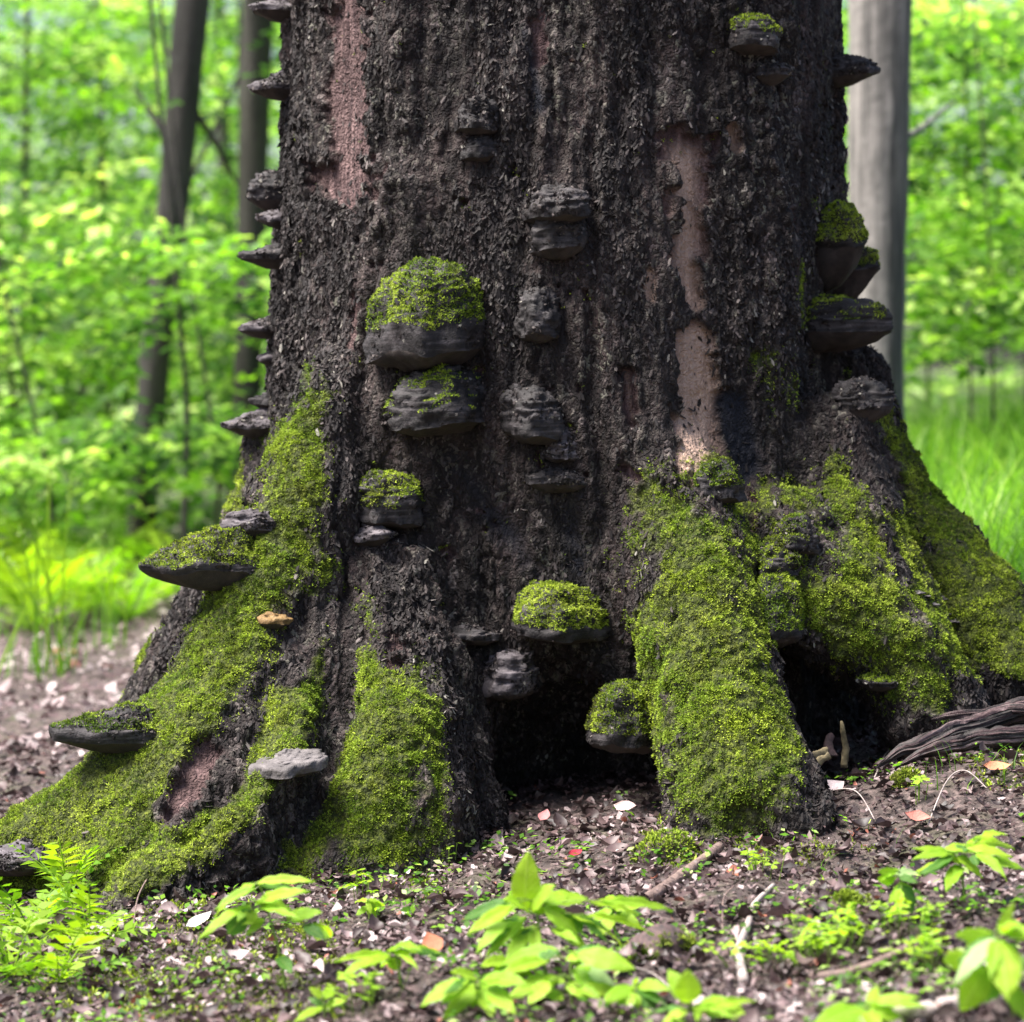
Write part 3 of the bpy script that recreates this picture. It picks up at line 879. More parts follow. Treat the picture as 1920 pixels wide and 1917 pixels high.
# ------------------------------------------------------------------ bracket fungi
def bracket(x0, x1, top, bot, face, label, mat='b_dark', layers=3, moss=0.0, under=0.25, flatness=0.5, tilt=0.0, seed=0, depth=None, group='bracket fungi growing on the old trunk', name='bracket_fungus', moss_lo=0.15, hang=None, yfix=None):
    """x0..x1, top..bot: extent in photo pixels; face: 'f' seen from the front, 'l'/'r' in profile on the left/right flank"""
    rs = np.random.default_rng(900 + seed)
    pym = top + (bot - top) * 0.62
    o = Vector((0, -CAM_D, CAM_H))
    if face == 'f':
        qx = (x0 + x1) / 2
        tries = [qx]
    elif face == 'l':
        tries = [x1 - 4 + k * 10 for k in range(0, 12)]
    else:
        tries = [x0 + 4 - k * 10 for k in range(0, 12)]
    hit = None
    for qx in tries:
        dv = Vector(W(qx, pym, 0).tolist()) - o
        hit, nrm, _, _ = BVH.ray_cast(o, dv.normalized())
        if hit is not None and hit.y < 0.15:
            break
    if hit is None:
        hit = Vector(W(qx, pym, -0.1).tolist()); nrm = Vector((-1 if face == 'l' else 1, -.2, 0))
    if yfix is not None:
        hit = Vector(W((x0 + x1) / 2, pym, yfix).tolist()); nrm = Vector((.0, -1, 0))
    d = CAM_D + hit.y
    mm = d / FPX
    n2 = np.array([nrm.x, nrm.y]); n2 /= max(np.hypot(*n2), 1e-6)
    if face == 'f':
        out = n2 * 0.5 + np.array([0, -.6]); out /= np.hypot(*out)
        a = (x1 - x0) / 2 * mm
        L = depth if depth else a * 1.15
    else:
        sg = -1 if face == 'l' else 1
        out = np.array([sg * 0.93, -0.37])
        L = (x1 - x0) * mm / 0.93
        a = depth if depth else L * 0.55
    H = (bot - top) * mm
    if hang is None:
        hang = .32 if face != 'f' else (.12 if flatness < .5 else .3)
    hz = CAM_H - (bot - HOR) * mm                      # height of the lower edge
    # profile: crown from the top down to the rim, then the pore surface hanging back to the wood
    nprof, nphi = 32, 60
    rim = hang + (1 - hang) * under
    cap_r, cap_z = [], []
    for t in np.linspace(0, 1, nprof):
        if flatness < 0.5:                             # hoof: steep sides
            rad = math.sin(t * math.pi / 2) ** 0.66
            z = rim + (1 - rim) * math.cos(t * math.pi / 2) ** (0.75 + flatness)
        else:                                          # shelf: shallow crown, thin lip
            rad = t ** 0.9
            z = rim + (1 - rim) * (1 - t ** (0.75 + .55 * flatness))
        cap_r.append(rad * (0.95 + 0.05 * t)); cap_z.append(z)
    cap_r += [1.01, 0.995, 0.97]; cap_z += [hang + (rim - hang) * .7, hang + (rim - hang) * .35, hang]
    por_r = [0.97, 0.88, 0.74, 0.58, 0.40, 0.0]; por_z = [hang, hang * .80, hang * .52, hang * .26, hang * .06, 0.0]
    phi = np.linspace(0, 2 * np.pi, nphi, endpoint=False)
    lob = 1 + 0.07 * np.sin(2 * phi + rs.random() * 6) + 0.06 * np.sin(3 * phi + rs.random() * 6) + 0.045 * np.sin(5 * phi + rs.random() * 6) + 0.03 * np.sin(9 * phi + rs.random() * 6)
    tang = np.array([-out[1], out[0]])
    base = np.array([hit.x, hit.y, hz])
    root = empty(name, base, label, 'fungus', group)
    lean = rs.normal(0, .07)
    def shell(rl, zl, disp):
        rl, zl = np.array(rl)[:, None], np.array(zl)[:, None]
        u = a * rl * lob * np.cos(phi)
        yo = np.where(np.sin(phi) > 0, L, min(L * .8, .07)) * rl * lob * np.sin(phi)
        z = H * (zl * np.ones_like(phi)) + (tilt + .03) * yo + lean * u
        P = np.stack([tang[0] * u + out[0] * yo, tang[1] * u + out[1] * yo, z], -1).reshape(-1, 3)
        ed = np.repeat((rl ** 2), nphi, 1).ravel()
        wv = np.stack([np.cos(phi), np.sin(phi), phi * 0], 1)
        P[:, 2] += ed * np.tile(.11 * H * fbm(wv * 1.7 + seed * 5.5, 3, seed + 2), len(rl))
        c = P.copy(); c[:, 2] -= H * 0.35
        c[:, 2] *= .6
        dn = unit(c)
        sc_ = min(a, H)
        zz_ = z.ravel() / H
        wob = fbm(P / max(sc_, .02) * 1.4 + seed * 3.1, 2, seed + 8)
        ring = ((zz_ + .10 * wob) * layers * 1.6) % 1.0          # stepped growth zones
        amp = disp * (0.10 if layers > 1 else .015) * sc_ * (.35 + .65 * sstep(-.3, .3, wob))
        nz = fbm(P / max(sc_, .02) * 2.0 + seed * 7.7, 3, seed) * 0.17 * sc_ + (ring ** 2 - .35) * amp
        nz = nz + disp * (fbm(P * 60 + seed, 3, seed + 5, .62) * 0.0105 + 0.0060 * fbm((P + .02 * wob[:, None]) * np.array([22, 22, 210]), 2, 9))
        return P + dn * nz[:, None]
    P = shell(cap_r, cap_z, 1.0)
    link('cap', mesh_np('cap', P, grid_faces(len(cap_r), nphi, True), M[mat]), root)
    Q = shell(por_r, por_z, .35)
    Q[:nphi] = P[-nphi:]
    link('pore_surface', mesh_np('pore_surface', Q, grid_faces(len(por_r), nphi, True), M['pore']), root)
    if a > .025 and mat not in ('b_pale', 'b_ochre'):                                       # bits of bark and old crust sticking to it
        F = grid_faces(len(cap_r), nphi, True)
        A = np.cross(P[F[:, 2]] - P[F[:, 0]], P[F[:, 3]] - P[F[:, 1]])
        nn = unit(A); nn = nn * np.where((nn * P[F[:, 0]]).sum(1) > 0, 1, -1)[:, None]
        cz = P[F[:, 0]]
        w = (.05 + sstep(0, .4, fbm(cz * 30 + seed, 2, 33))) * ((cz[:, :2] * out).sum(1) > -.03) * (.25 + (1 - np.clip((cz[:, :2] * out).sum(1) / L, 0, 1)))
        k = int(min(800, (np.linalg.norm(A, axis=1) / 2).sum() / 2.6e-5))
        i, pos = sample_faces(P, F, np.linalg.norm(A, axis=1), w + 1e-6, k, rs)
        Mx = frames(unit(nn[i] + rs.normal(0, .5, pos.shape)), rs.random(k) * 6.28) * (.003 + .006 * rs.random(k) ** 2)[:, None, None]
        cv_, cf_ = scatter(chip_v, chip_f, pos, Mx)
        tag(link('crust', mesh_np('crust', cv_, cf_, M['flake'], False, {'rnd': np.repeat(np.clip(rs.normal(.52, .25, k), 0, 1), len(chip_v))}), root), kind='stuff')
    if moss > 0:
        F = grid_faces(nprof, nphi, True)
        A = np.cross(P[F[:, 2]] - P[F[:, 0]], P[F[:, 3]] - P[F[:, 1]])
        nn = unit(A)
        if (nn[:, 2]).mean() < 0:
            nn = -nn
        ar = np.linalg.norm(A, axis=1) / 2
        cz = P[F].mean(1)
        w = sstep(-.2, .3, fbm(cz * 26 + seed, 3, 77) * 1.3 + (moss - .5) * 1.1 + 0.3 * nn[:, 2] - .35 * nn[:, 0] - 0.15 * (cz[:, 2] / H < rim + moss_lo * (1 - rim)))
        w = w * (cz[:, 2] + .012 * vnoise(cz * 60, 3) > H * (rim - .03)) * ((cz[:, :2] * out).sum(1) > -.04)
        n = int(min(4200, (ar * w).sum() / 1.2e-5)) + 20
        if w.sum() > 0:
            i, pos = sample_faces(P, F, ar, w, n, rs)
            cl = fbm((pos + base) * 30, 3, 61)
            rn = np.clip(.52 + .42 * cl + rs.normal(0, .12, n) + .3 * fbm((pos + base) * 9, 2, 62), 0, 1)
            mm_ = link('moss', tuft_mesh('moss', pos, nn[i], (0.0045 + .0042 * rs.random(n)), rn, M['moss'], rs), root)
            tag(mm_, kind='stuff')
    return root

BR = [
    # left flank, top to bottom
    (460, 528, -6, 42, 'l', 'small grey bracket fungus, highest of the row up the left flank of the trunk', 'b_grey', dict(layers=1, flatness=.7, under=.3)),
    (450, 524, 134, 190, 'l', 'pointed grey bracket fungus beside the slim dark stem, second highest on the left flank', 'b_grey', dict(layers=1, flatness=.6, under=.25)),
    (447, 514, 325, 402, 'l', 'rounded dark bracket fungus with rippled layers on the left flank of the trunk', 'b_dark', dict(layers=3, flatness=.3, under=.2)),
    (485, 542, 388, 430, 'l', 'little wedge-shaped grey bracket fungus just below the rippled one on the left flank', 'b_grey', dict(layers=1, flatness=.6, under=.35)),
    (464, 542, 455, 506, 'l', 'two-lipped dark bracket fungus on the left flank above a bare gap', 'b_dark', dict(layers=2, flatness=.6, under=.3)),
    (440, 516, 593, 637, 'l', 'flat lilac-grey bracket fungus alone on the middle of the left flank', 'b_grey', dict(layers=1, flatness=.7, under=.3)),
    (492, 530, 655, 690, 'l', 'tiny grey nub of fungus on the left edge of the trunk bark', 'b_grey', dict(layers=1, flatness=.6, under=.4)),
    (480, 520, 735, 770, 'l', 'tiny dark nub of fungus set back above the hooked bracket on the left edge', 'b_dark', dict(layers=1, flatness=.6, under=.4)),
    (415, 485, 764, 824, 'l', 'hooked grey bracket fungus above the mossy upper root on the left', 'b_grey', dict(layers=1, flatness=.5, under=.2)),
    (420, 492, 958, 1012, 'l', 'domed lilac-grey bracket fungus just above the big mossy shelf', 'b_grey', dict(layers=2, flatness=.4, under=.3)),
    (284, 442, 985, 1108, 'l', 'broad mossy shelf fungus with a black rim jutting over the left root', 'b_dark', dict(layers=2, flatness=1.6, under=.15, moss=1.0, depth=.06, moss_lo=0, hang=.28)),
    (114, 258, 1322, 1412, 'l', 'dark layered shelf fungus with mossy top low on the outer left root', 'b_dark', dict(layers=3, flatness=.9, under=.35, moss=.65, depth=.05)),
    (-40, 52, 1580, 1642, 'l', 'grey-topped shelf fungus at the far tip of the left root', 'b_grey', dict(layers=1, flatness=.9, under=.4, depth=.07)),
    (480, 546, 1146, 1178, 'f', 'thin ochre-yellow shelf fungus on the mossy left root', 'b_ochre', dict(layers=1, flatness=.9, under=.45)),
    (476, 604, 1410, 1456, 'f', 'pale grey flat shelf fungus with a smooth white rim over the front left root', 'b_pale', dict(layers=1, flatness=3.5, under=.6, depth=.10, hang=.25)),
    # face of the trunk
    (704, 902, 494, 692, 'f', 'largest bracket fungus, moss-capped dome on the middle of the trunk', 'b_dark', dict(layers=8, flatness=.12, under=.30, moss=.82, depth=.12, moss_lo=.12, hang=.14)),
    (732, 912, 688, 815, 'f', 'dark many-layered hoof fungus directly below the largest mossy dome', 'b_dark', dict(layers=6, flatness=.05, under=.2, moss=.12, depth=.11)),
    (664, 790, 888, 990, 'f', 'moss-crowned bracket fungus stacked on a bare grey wedge one', 'b_dark', dict(layers=4, flatness=.2, under=.3, moss=.6, moss_lo=.45)),
    (654, 745, 972, 1030, 'f', 'bare grey wedge bracket fungus directly under a moss-crowned one', 'b_grey', dict(layers=1, flatness=.6, under=.25)),
    (857, 942, 184, 254, 'f', 'knobbly dark bracket fungus high on the trunk face', 'b_dark', dict(layers=3, flatness=.2, under=.3)),
    (868, 928, 256, 304, 'f', 'small brown-lipped fungus right below the knobbly high bracket', 'b_dark', dict(layers=2, flatness=.4, under=.4)),
    (1000, 1102, 388, 488, 'f', 'tall dark hoof fungus under a thin ledge in the centre of the trunk', 'b_dark', dict(layers=5, flatness=.05, under=.3, hang=.2)),
    (984, 1110, 352, 424, 'f', 'thin dark ledge of fungus growing across the tall central hoof', 'b_dark', dict(layers=3, flatness=.3, under=.3, depth=.10, hang=.15)),
    (968, 1052, 538, 645, 'f', 'faint blackish hoof fungus between the tall central hoof and the domed one', 'b_dark', dict(layers=4, flatness=.1, under=.2)),
    (934, 1066, 722, 832, 'f', 'domed ribbed grey-brown hoof fungus right of the many-layered one', 'b_dark', dict(layers=5, flatness=.15, under=.25)),
    (1020, 1092, 804, 868, 'f', 'small lilac-topped bracket fungus tucked under the ribbed dome', 'b_grey', dict(layers=3, flatness=.4, under=.3)),
    (984, 1112, 874, 924, 'f', 'long thin crusty ledge of fungus below the lilac-topped bracket', 'b_dark', dict(layers=3, flatness=1.0, under=.35, depth=.05)),
    (968, 1128, 1096, 1204, 'f', 'moss-capped bracket fungus with black rim roofing the dark hollow between the roots', 'b_dark', dict(layers=2, flatness=.35, under=.22, moss=.95, depth=.12, moss_lo=0, hang=.1)),
    (904, 1004, 1218, 1312, 'f', 'bare purplish-black fungus knob at the edge of the dark hollow', 'b_grey', dict(layers=2, flatness=.2, under=.3, yfix=-.60)),
    (844, 932, 1172, 1210, 'f', 'narrow dark shelf fungus left of the hollow, above the purplish knob', 'b_dark', dict(layers=2, flatness=.9, under=.4)),
    (1104, 1236, 1284, 1412, 'f', 'dull green mossy bracket fungus hanging on the right side of the dark hollow', 'b_dark', dict(layers=2, flatness=.35, under=.2, moss=.9, depth=.09, moss_lo=0, yfix=-.72)),
    (1344, 1462, 32, 104, 'f', 'dark bracket fungus with a small moss tuft high at the right of the trunk face', 'b_dark', dict(layers=3, flatness=.4, under=.4, moss=.28)),
    (1398, 1478, 106, 164, 'f', 'small grey-lipped bracket fungus below the moss-tufted one at the upper right', 'b_dark', dict(layers=2, flatness=.5, under=.3)),
    (1304, 1392, 866, 944, 'f', 'small shaggy mossy bracket fungus beside the blue-black stained and shaded bark', 'b_dark', dict(layers=2, flatness=.4, under=.3, moss=.7)),
    # right flank
    (1562, 1638, 106, 164, 'r', 'bare dark bracket fungus sticking out in front of the grey beech', 'b_dark', dict(layers=1, flatness=.4, under=.35)),
    (1496, 1602, 388, 545, 'f', 'mossy-capped black hoof fungus highest of the cluster on the right flank', 'b_dark', dict(layers=2, flatness=.25, under=.15, moss=1.0, depth=.12, moss_lo=0, hang=.48)),
    (1572, 1640, 466, 562, 'r', 'smaller moss-capped black bracket fungus on the outside of the right flank cluster', 'b_dark', dict(layers=3, flatness=.3, under=.2, moss=.95, depth=.06, hang=.5)),
    (1536, 1652, 562, 660, 'r', 'dark rippled bracket fungus with a little moss, lowest of the right flank cluster', 'b_dark', dict(layers=3, flatness=.35, under=.3, moss=.2, depth=.09)),
    (1604, 1660, 712, 794, 'r', 'stack-like dark fungus with stepped lips on the right flank above the root', 'b_dark', dict(layers=4, flatness=.2, under=.25, depth=.04)),
    (1614, 1692, 1258, 1296, 'f', 'small bright green mossy shelf fungus over the cave in the right roots', 'b_dark', dict(layers=1, flatness=.8, under=.3, moss=1.0, moss_lo=0)),
    (1450, 1534, 972, 1042, 'f', 'mossy lump of old fungus, highest of three mounds on the right roots', 'b_dark', dict(layers=1, flatness=.3, under=.2, moss=.8, moss_lo=0)),
    (1408, 1508, 1016, 1086, 'f', 'rounded mossy fungus mound in the middle of three on the right roots', 'b_dark', dict(layers=1, flatness=.25, under=.2, moss=.95, moss_lo=0)),
    (1392, 1508, 1072, 1212, 'f', 'big moss-covered fungus mound overhanging the cave, lowest of three', 'b_dark', dict(layers=1, flatness=.15, under=.15, moss=.95, moss_lo=0, depth=.09)),
]
for i, (x0, x1, t, b, fc, lab, mat, kw) in enumerate(BR):
    bracket(x0, x1, t, b, fc, lab, mat, seed=i + 1, **kw)
for k, (x, y) in enumerate([(1740, 1118), (1765, 1124), (1752, 1134), (1768, 1142), (1778, 1152), (1790, 1166), (1722, 1112)]):
    bracket(x - 12, x + 12, y - 3, y + 3, 'f', 'tiny thin grey fungus among others on the right root', 'b_pale', layers=1, flatness=.9, under=.4, depth=.012, seed=80 + k, group='tiny thin fungi on the right root', name='small_fungus')

# ------------------------------------------------------------------ leaf litter
def leaf_template(curl, fold, seed, wid=0.6):
    rs = np.random.default_rng(seed)
    t = np.linspace(0, 1, 5)
    w = np.array([0.02, 0.75, 1.0, 0.7, 0.02]) * wid / 2
    v = []
    tw = rs.normal(0, .5)
    for a, b in zip(t, w):
        for s in (-1, 0, 1):
            z = curl * (a - .5) ** 2 * 1.4 + fold * abs(s) * b * 1.6 + tw * s * b * (a - .5) + rs.normal(0, .025)
            v.append((a - .5, s * b, z))
    return np.array(v), grid_faces(5, 3)

def in_frustum_ground(n, y0, y1, margin=0.35, rng=RNG):
    u = rng.random(n)
    d0, d1 = CAM_D + y0, CAM_D + y1
    d = d0 * (d1 / d0) ** u
    x = (rng.random(n) * 2 - 1) * (d * 960 / FPX + margin)
    return x, d - CAM_D

def bit_template(seed):
    rs = np.random.default_rng(seed)
    v = np.array([[-.5, -.2, 0], [-.1, -.36, .08], [.5, -.12, .02], [-.45, .22, .05], [.05, .34, -.02], [.46, .2, .10]]) + rs.normal(0, .07, (6, 3))
    return v, np.array([[0, 1, 4, 3], [1, 2, 5, 4]])
BIT_T = [bit_template(700 + k) for k in range(6)]
LEAF_T = [leaf_template(c, f, 300 + i) for i, (c, f) in enumerate([(.5, .3), (-.4, .5), (.9, -.2), (-.7, .1), (.25, .8), (1.2, .4)])]
def litter(name, n, y0, y1, smin_, smax, lift, flat, bias=0.0, label=None, tmpl=None, margin=.35):
    tmpl = tmpl or LEAF_T
    x, y = in_frustum_ground(n, y0, y1, margin)
    z = ground_z(x, y)
    P = np.stack([x, y, z], 1)
    ok = inside(P + np.array([0, 0, .02])) > 0.004
    P = P[ok]
    n = len(P)
    P[:, 2] += RNG.random(n) * lift + .003
    zd = np.stack([RNG.normal(0, flat, n), RNG.normal(0, flat, n), np.ones(n)], 1)
    s = smin_ + (smax - smin_) * RNG.random(n) ** 2.0
    Mx = frames(zd, RNG.random(n) * 6.28) * s[:, None, None]
    var = RNG.integers(0, len(tmpl), n)
    r = np.clip(RNG.beta(1.3, 1.5, n) + bias + 0.28 * fbm(P * 3.1, 2, 88), 0, .97)
    r = np.where(RNG.random(n) < .012, 1.0, r)
    Vs, Fs, Rs, off = [], [], [], 0
    for k, (tv, tf) in enumerate(tmpl):
        m = var == k
        v, f = scatter(tv, tf, P[m], Mx[m])
        Vs.append(v); Fs.append(f + off); Rs.append(np.repeat(r[m], len(tv))); off += len(v)
    o = link(name, mesh_np(name, np.vstack(Vs), np.vstack(Fs), M['litter'], True, {'rnd': np.concatenate(Rs)}))
    return tag(o, label, 'leaf litter', kind='stuff')

litter('leaf_litter', 13000, -2.6, 1.2, .012, .046, .014, .32, -.07, 'brown and pinkish fallen leaves covering the ground round the roots')
litter('leaf_crumbs', 50000, -2.6, 0.6, .004, .016, .018, .55, -.03, 'small broken bits of dead leaf strewn over the soil', BIT_T)
litter('distant_leaf_litter', 17000, 0.6, 9.0, .02, .06, .02, .4, 0.30, 'pale pinkish dead leaves on the ground behind the left root', BIT_T, 1.3)

# low moss on the soil at lower left and in patches
n = 42000
x, y = in_frustum_ground(n, -2.4, 0.2)
P = np.stack([x, y, ground_z(x, y)], 1)
gpx, gpy = project(P)
pm = seg_mask(gpx, gpy, [(200, 1720, 560, 1850, 130, .9), (100, 1850, 500, 1900, 90, .8), (760, 1660, 800, 1670, 40, .8), (1240, 1580, 1280, 1600, 50, .9), (1860, 1440, 1900, 1450, 60, .9), (1400, 1600, 1700, 1600, 60, .45), (1560, 1690, 1620, 1710, 40, .7)])
ok = (pm + .35 * fbm(P * 12, 3, 91) > .42) & (inside(P + np.array([0, 0, .02])) > 0.0)
P = P[ok]
P[:, 2] += .006
cl = fbm(P * 26, 3, 61)
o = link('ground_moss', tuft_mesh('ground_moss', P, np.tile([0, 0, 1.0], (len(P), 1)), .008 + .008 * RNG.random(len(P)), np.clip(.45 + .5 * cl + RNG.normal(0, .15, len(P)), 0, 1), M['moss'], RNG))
tag(o, 'low green moss creeping over the soil in front of the left roots', 'moss', kind='stuff')

# a few leaves that stand out
lf_v, lf_f = leaf_template(.5, .4, 333, .62)
def fallen(px, py, size, col, label, spin=0.0):
    m = mat_wood('fallen_leaf_colour', tuple(c * .75 for c in col), col)
    p = ground_at(px, py)
    Mx = frames(np.array([[RNG.normal(0, .25), -.55, 1.0]]), np.array([spin])) * size
    v, f = scatter(lf_v, lf_f, np.zeros((1, 3)), Mx)
    o = link('fallen_leaf', mesh_np('fallen_leaf', v, f, m), None, (p[0], p[1], p[2] + .022))
    tag(o, label, 'leaf', 'fallen leaves that stand out from the litter')
fallen(1078, 1626, .030, (.30, .012, .03), 'small crimson fallen leaf on the litter in front of the hollow', .4)
fallen(1020, 1556, .038, (.55, .22, .22), 'salmon-pink fallen leaf at the mouth of the dark hollow', 1.2)
fallen(812, 1806, .055, (.32, .11, .055), 'rust-orange fallen leaf lying beside the four-leaved seedling', 2.1)
fallen(1560, 1502, .055, (.52, .42, .42), 'pale pinkish fallen leaf right of the big mossy front root', .2)
fallen(1720, 1560, .045, (.42, .14, .11), 'reddish fallen leaf between the log and the seedlings', 2.8)
fallen(1175, 1540, .05, (.50, .36, .34), 'pale fallen leaf below the dull green bracket', .1)
fallen(376, 1757, .05, (.62, .60, .54), 'cream-white fallen leaf beside the lance-leaved seedling', 1.0)
fallen(1870, 1466, .05, (.45, .19, .10), 'tan-orange fallen leaf in front of the rotten log', .1)

# ------------------------------------------------------------------ sticks, the rotten log, splinters
def stick(name, pts, r0, r1, mat, label, cat='stick', lift=0.01, group=None, rough=.18, sides=8, n=24):
    g = [ground_at(px, py) for px, py in [p[:2] for p in pts]]
    for q, p in zip(g, pts):
        q[2] += lift + (p[2] if len(p) > 2 else 0)
    path = resample(g, n)
    base = path[0].copy()
    v, f = tube(path - base, np.linspace(r0, r1, n), sides, rough, int(pts[0][0]) % 50)
    o = link(name, mesh_np(name, v, f, M[mat]), None, base)
    return tag(o, label, cat, group)

stick('twig', [(1395, 1860), (1386, 1800), (1402, 1755), (1414, 1715), (1450, 1678)], .0075, .004, 'twig_pale', 'crooked bleached white twig standing out on the brown litter', 'twig', .015)
stick('twig', [(1520, 1865), (1600, 1848), (1660, 1825), (1700, 1805)], .008, .006, 'twig_brown', 'straight grey-brown stick lying on the litter between the clover patches', 'stick', .02)
stick('mossy_stick', [(1215, 1700), (1270, 1662), (1320, 1625), (1350, 1600)], .011, .009, 'twig_brown', 'thick pinkish-brown stick pointing towards the front right root', 'stick', .012)
stick('twig', [(1440, 1895), (1480, 1865), (1500, 1845)], .003, .002, 'twig_brown', 'short thin dark twig below the straight grey-brown stick', 'twig', .01)
stick('fallen_branch', [(1640, 1925), (1740, 1912), (1840, 1890)], .013, .012, 'twig_pale', 'pale branch end lying at the foot of the broad-leaved seedling', 'branch', .012)
stick('root_stub', [(770, 1560, .01), (820, 1575, .02), (870, 1592), (900, 1600)], .018, .006, 'twig_brown', 'bare reddish root end creeping from the centre-left root', 'root', .0)
for k, (pts, lab) in enumerate([
        ([(250, 1760), (262, 1720, .03), (310, 1675, .05), (370, 1655, .05), (440, 1658, .02)], 'thin dark arching stem in front of the left roots'),
        ([(1640, 1470), (1665, 1440, .02), (1700, 1438, .03), (1712, 1470, .01)], 'thin looped pale stem before the rotten log'),
        ([(1480, 1560), (1530, 1528, .02), (1600, 1525, .03), (1640, 1560, .01)], 'thin pale arching stem over the leaves right of the front root'),
        ([(1740, 1560), (1775, 1510, .03), (1810, 1500, .04), (1850, 1512, .02)], 'long pale grass stalk bent over between log and seedlings'),
        ([(1355, 1760), (1358, 1720, .02), (1390, 1690, .02)], 'fine upright dead stalk left of the bleached twig'),
        ([(1190, 1830), (1225, 1855, .01), (1270, 1880)], 'fine dark stalk beside the pale lower seedling')]):
    stick('dead_stem', pts, .0015, .0009, 'twig_pale' if 'pale' in lab else 'twig_brown', lab, 'stem', .012, None, .05, 6, 28)

# the rotten log at the right: a split, flaky slab of three strands
lg = empty('rotten_log', ground_at(1660, 1440), 'dark split rotten log with reddish streaks wedged against the right root', 'log')
for k, (pts, r0, r1) in enumerate([
        ([(1640, 1440, -.80), (1700, 1405, -.79), (1790, 1372, -.76), (1880, 1348, -.72), (1990, 1330, -.66)], .011, .018),
        ([(1680, 1436, -.84), (1760, 1408, -.83), (1840, 1392, -.80), (1960, 1380, -.74)], .009, .017),
        ([(1745, 1352, -.74), (1800, 1344, -.74), (1870, 1340, -.72), (1960, 1324, -.70)], .005, .009)]):
    path = resample([W(*p) for p in pts], 60)
    path = path + np.stack([np.zeros(60), fbm(path * 18 + k, 2, 5) * .012, fbm(path * 14 + 9 + k, 2, 6) * .016], 1)
    sd = 56
    rl = np.linspace(r0, r1, 60) * np.clip(np.linspace(.1, 3.0, 60), .1, 1)
    v, f = tube(path, rl, sd, 0, 0, .62)
    ii = np.arange(60 * sd)
    ang = (ii % sd) / sd * 6.283
    q = np.stack([np.cos(ang) * 3.4, np.sin(ang) * 3.4, (ii // sd) * .045 + 7 * k], 1)
    ctr = np.repeat(path, sd, 0)
    g_ = .55 * fbm(q, 2, 71) + .9 * (.35 - np.abs(fbm(q * np.array([2.2, 2.2, 1.2]), 2, 72)) * 1.6) + .25 * fbm(q * np.array([5, 5, 9]), 2, 73)
    v[:60 * sd] = ctr + (v[:60 * sd] - ctr) * np.maximum(1 + g_, .25)[:, None]
    gr = .5 + .9 * fbm(q * np.array([2.4, 2.4, .7]) + 5, 3, 74)
    link('strand', mesh_np('strand', v - np.array(lg.location), f, M['logwood'], attrs={'grain': np.concatenate([gr, [.5, .5]])}), lg)
# splinters of old wood in the cave
for k, (pts, r0, r1, lab) in enumerate([
        ([(1582, 1440, -.72), (1585, 1400, -.72), (1580, 1365, -.73), (1577, 1352, -.73)], .008, .002, 'upright straw-coloured wood splinter standing at the cave mouth'),
        ([(1556, 1420, -.72), (1552, 1392, -.71), (1562, 1378, -.70)], .012, .006, 'short dark upright splinter next to the straw-coloured one'),
        ([(1500, 1424, -.86), (1525, 1418, -.84), (1552, 1408, -.82)], .011, .007, 'yellowish wood chip lying against the right side of the front root'),
        ([(1515, 1438, -.88), (1535, 1428, -.87), (1555, 1416, -.86)], .008, .006, 'lower of two crossed wood chips by the front root'),
        ([(1735, 1345, -.70), (1725, 1320, -.68), (1720, 1290, -.66)], .012, .007, 'curled pale bark strip leaning on the mossy right root')]):
    path = resample([W(*p) for p in pts], 14)
    base = path[0].copy()
    v, f = tube(path - base, np.linspace(r0, r1, 14), 12, .75, 90 + k, .45)
    tag(link('wood_splinter', mesh_np('wood_splinter', v, f, M['straw' if k != 1 else 'log']), None, base), lab, 'splinter')

# mossy clods
def clod(px, py, rx, rz, label, moss=.6, seed=0):
    p = ground_at(px, py)
    rs = np.random.default_rng(seed)
    n, m = 16, 28
    t = np.linspace(0.02, 1, n)[:, None] * np.pi / 2
    ph = np.linspace(0, 2 * np.pi, m, endpoint=False)[None]
    P = np.stack([rx * np.sin(t) * np.cos(ph), rx * .8 * np.sin(t) * np.sin(ph), rz * np.cos(t) * np.ones_like(ph) - .01], -1).reshape(-1, 3)
    P *= (1 + .35 * fbm(P / rx * 2 + seed, 4, seed))[:, None]
    F = grid_faces(n, m, True)
    e = empty('mossy_clod', p, label, 'clod')
    link('soil', mesh_np('soil', P, F, M['log']), e)
    A = np.cross(P[F[:, 2]] - P[F[:, 0]], P[F[:, 3]] - P[F[:, 1]])
    nn = unit(A); nn = nn * np.sign(nn[:, 2:3] + 1e-6)
    w = sstep(-.1, .3, fbm(P[F[:, 0]] * 30 + seed, 3, 5) + (moss - .5))
    k = 700
    i, pos = sample_faces(P, F, np.linalg.norm(A, axis=1), w + 1e-4, k, rs)
    tag(link('moss', tuft_mesh('moss', pos, nn[i], .007 + .006 * rs.random(k), np.clip(.45 + rs.normal(0, .2, k), 0, 1), M['moss'], rs), e), kind='stuff')
clod(1250, 1605, .055, .05, 'moss-topped clod of earth in front of the big right root', .7, 1)
clod(1250, 1790, .06, .055, 'reddish-brown clod with a little moss, beside the middle seedlings', .25, 2)
clod(1590, 1715, .035, .04, 'small dark hummock with moss near the bleached twig', .4, 3)
clod(1700, 1465, .03, .03, 'little mossy mound under the looped stem before the log', .6, 4)
clod(800, 1590, .10, .045, 'reddish earth mound at the foot of the centre-left root', .05, 5)

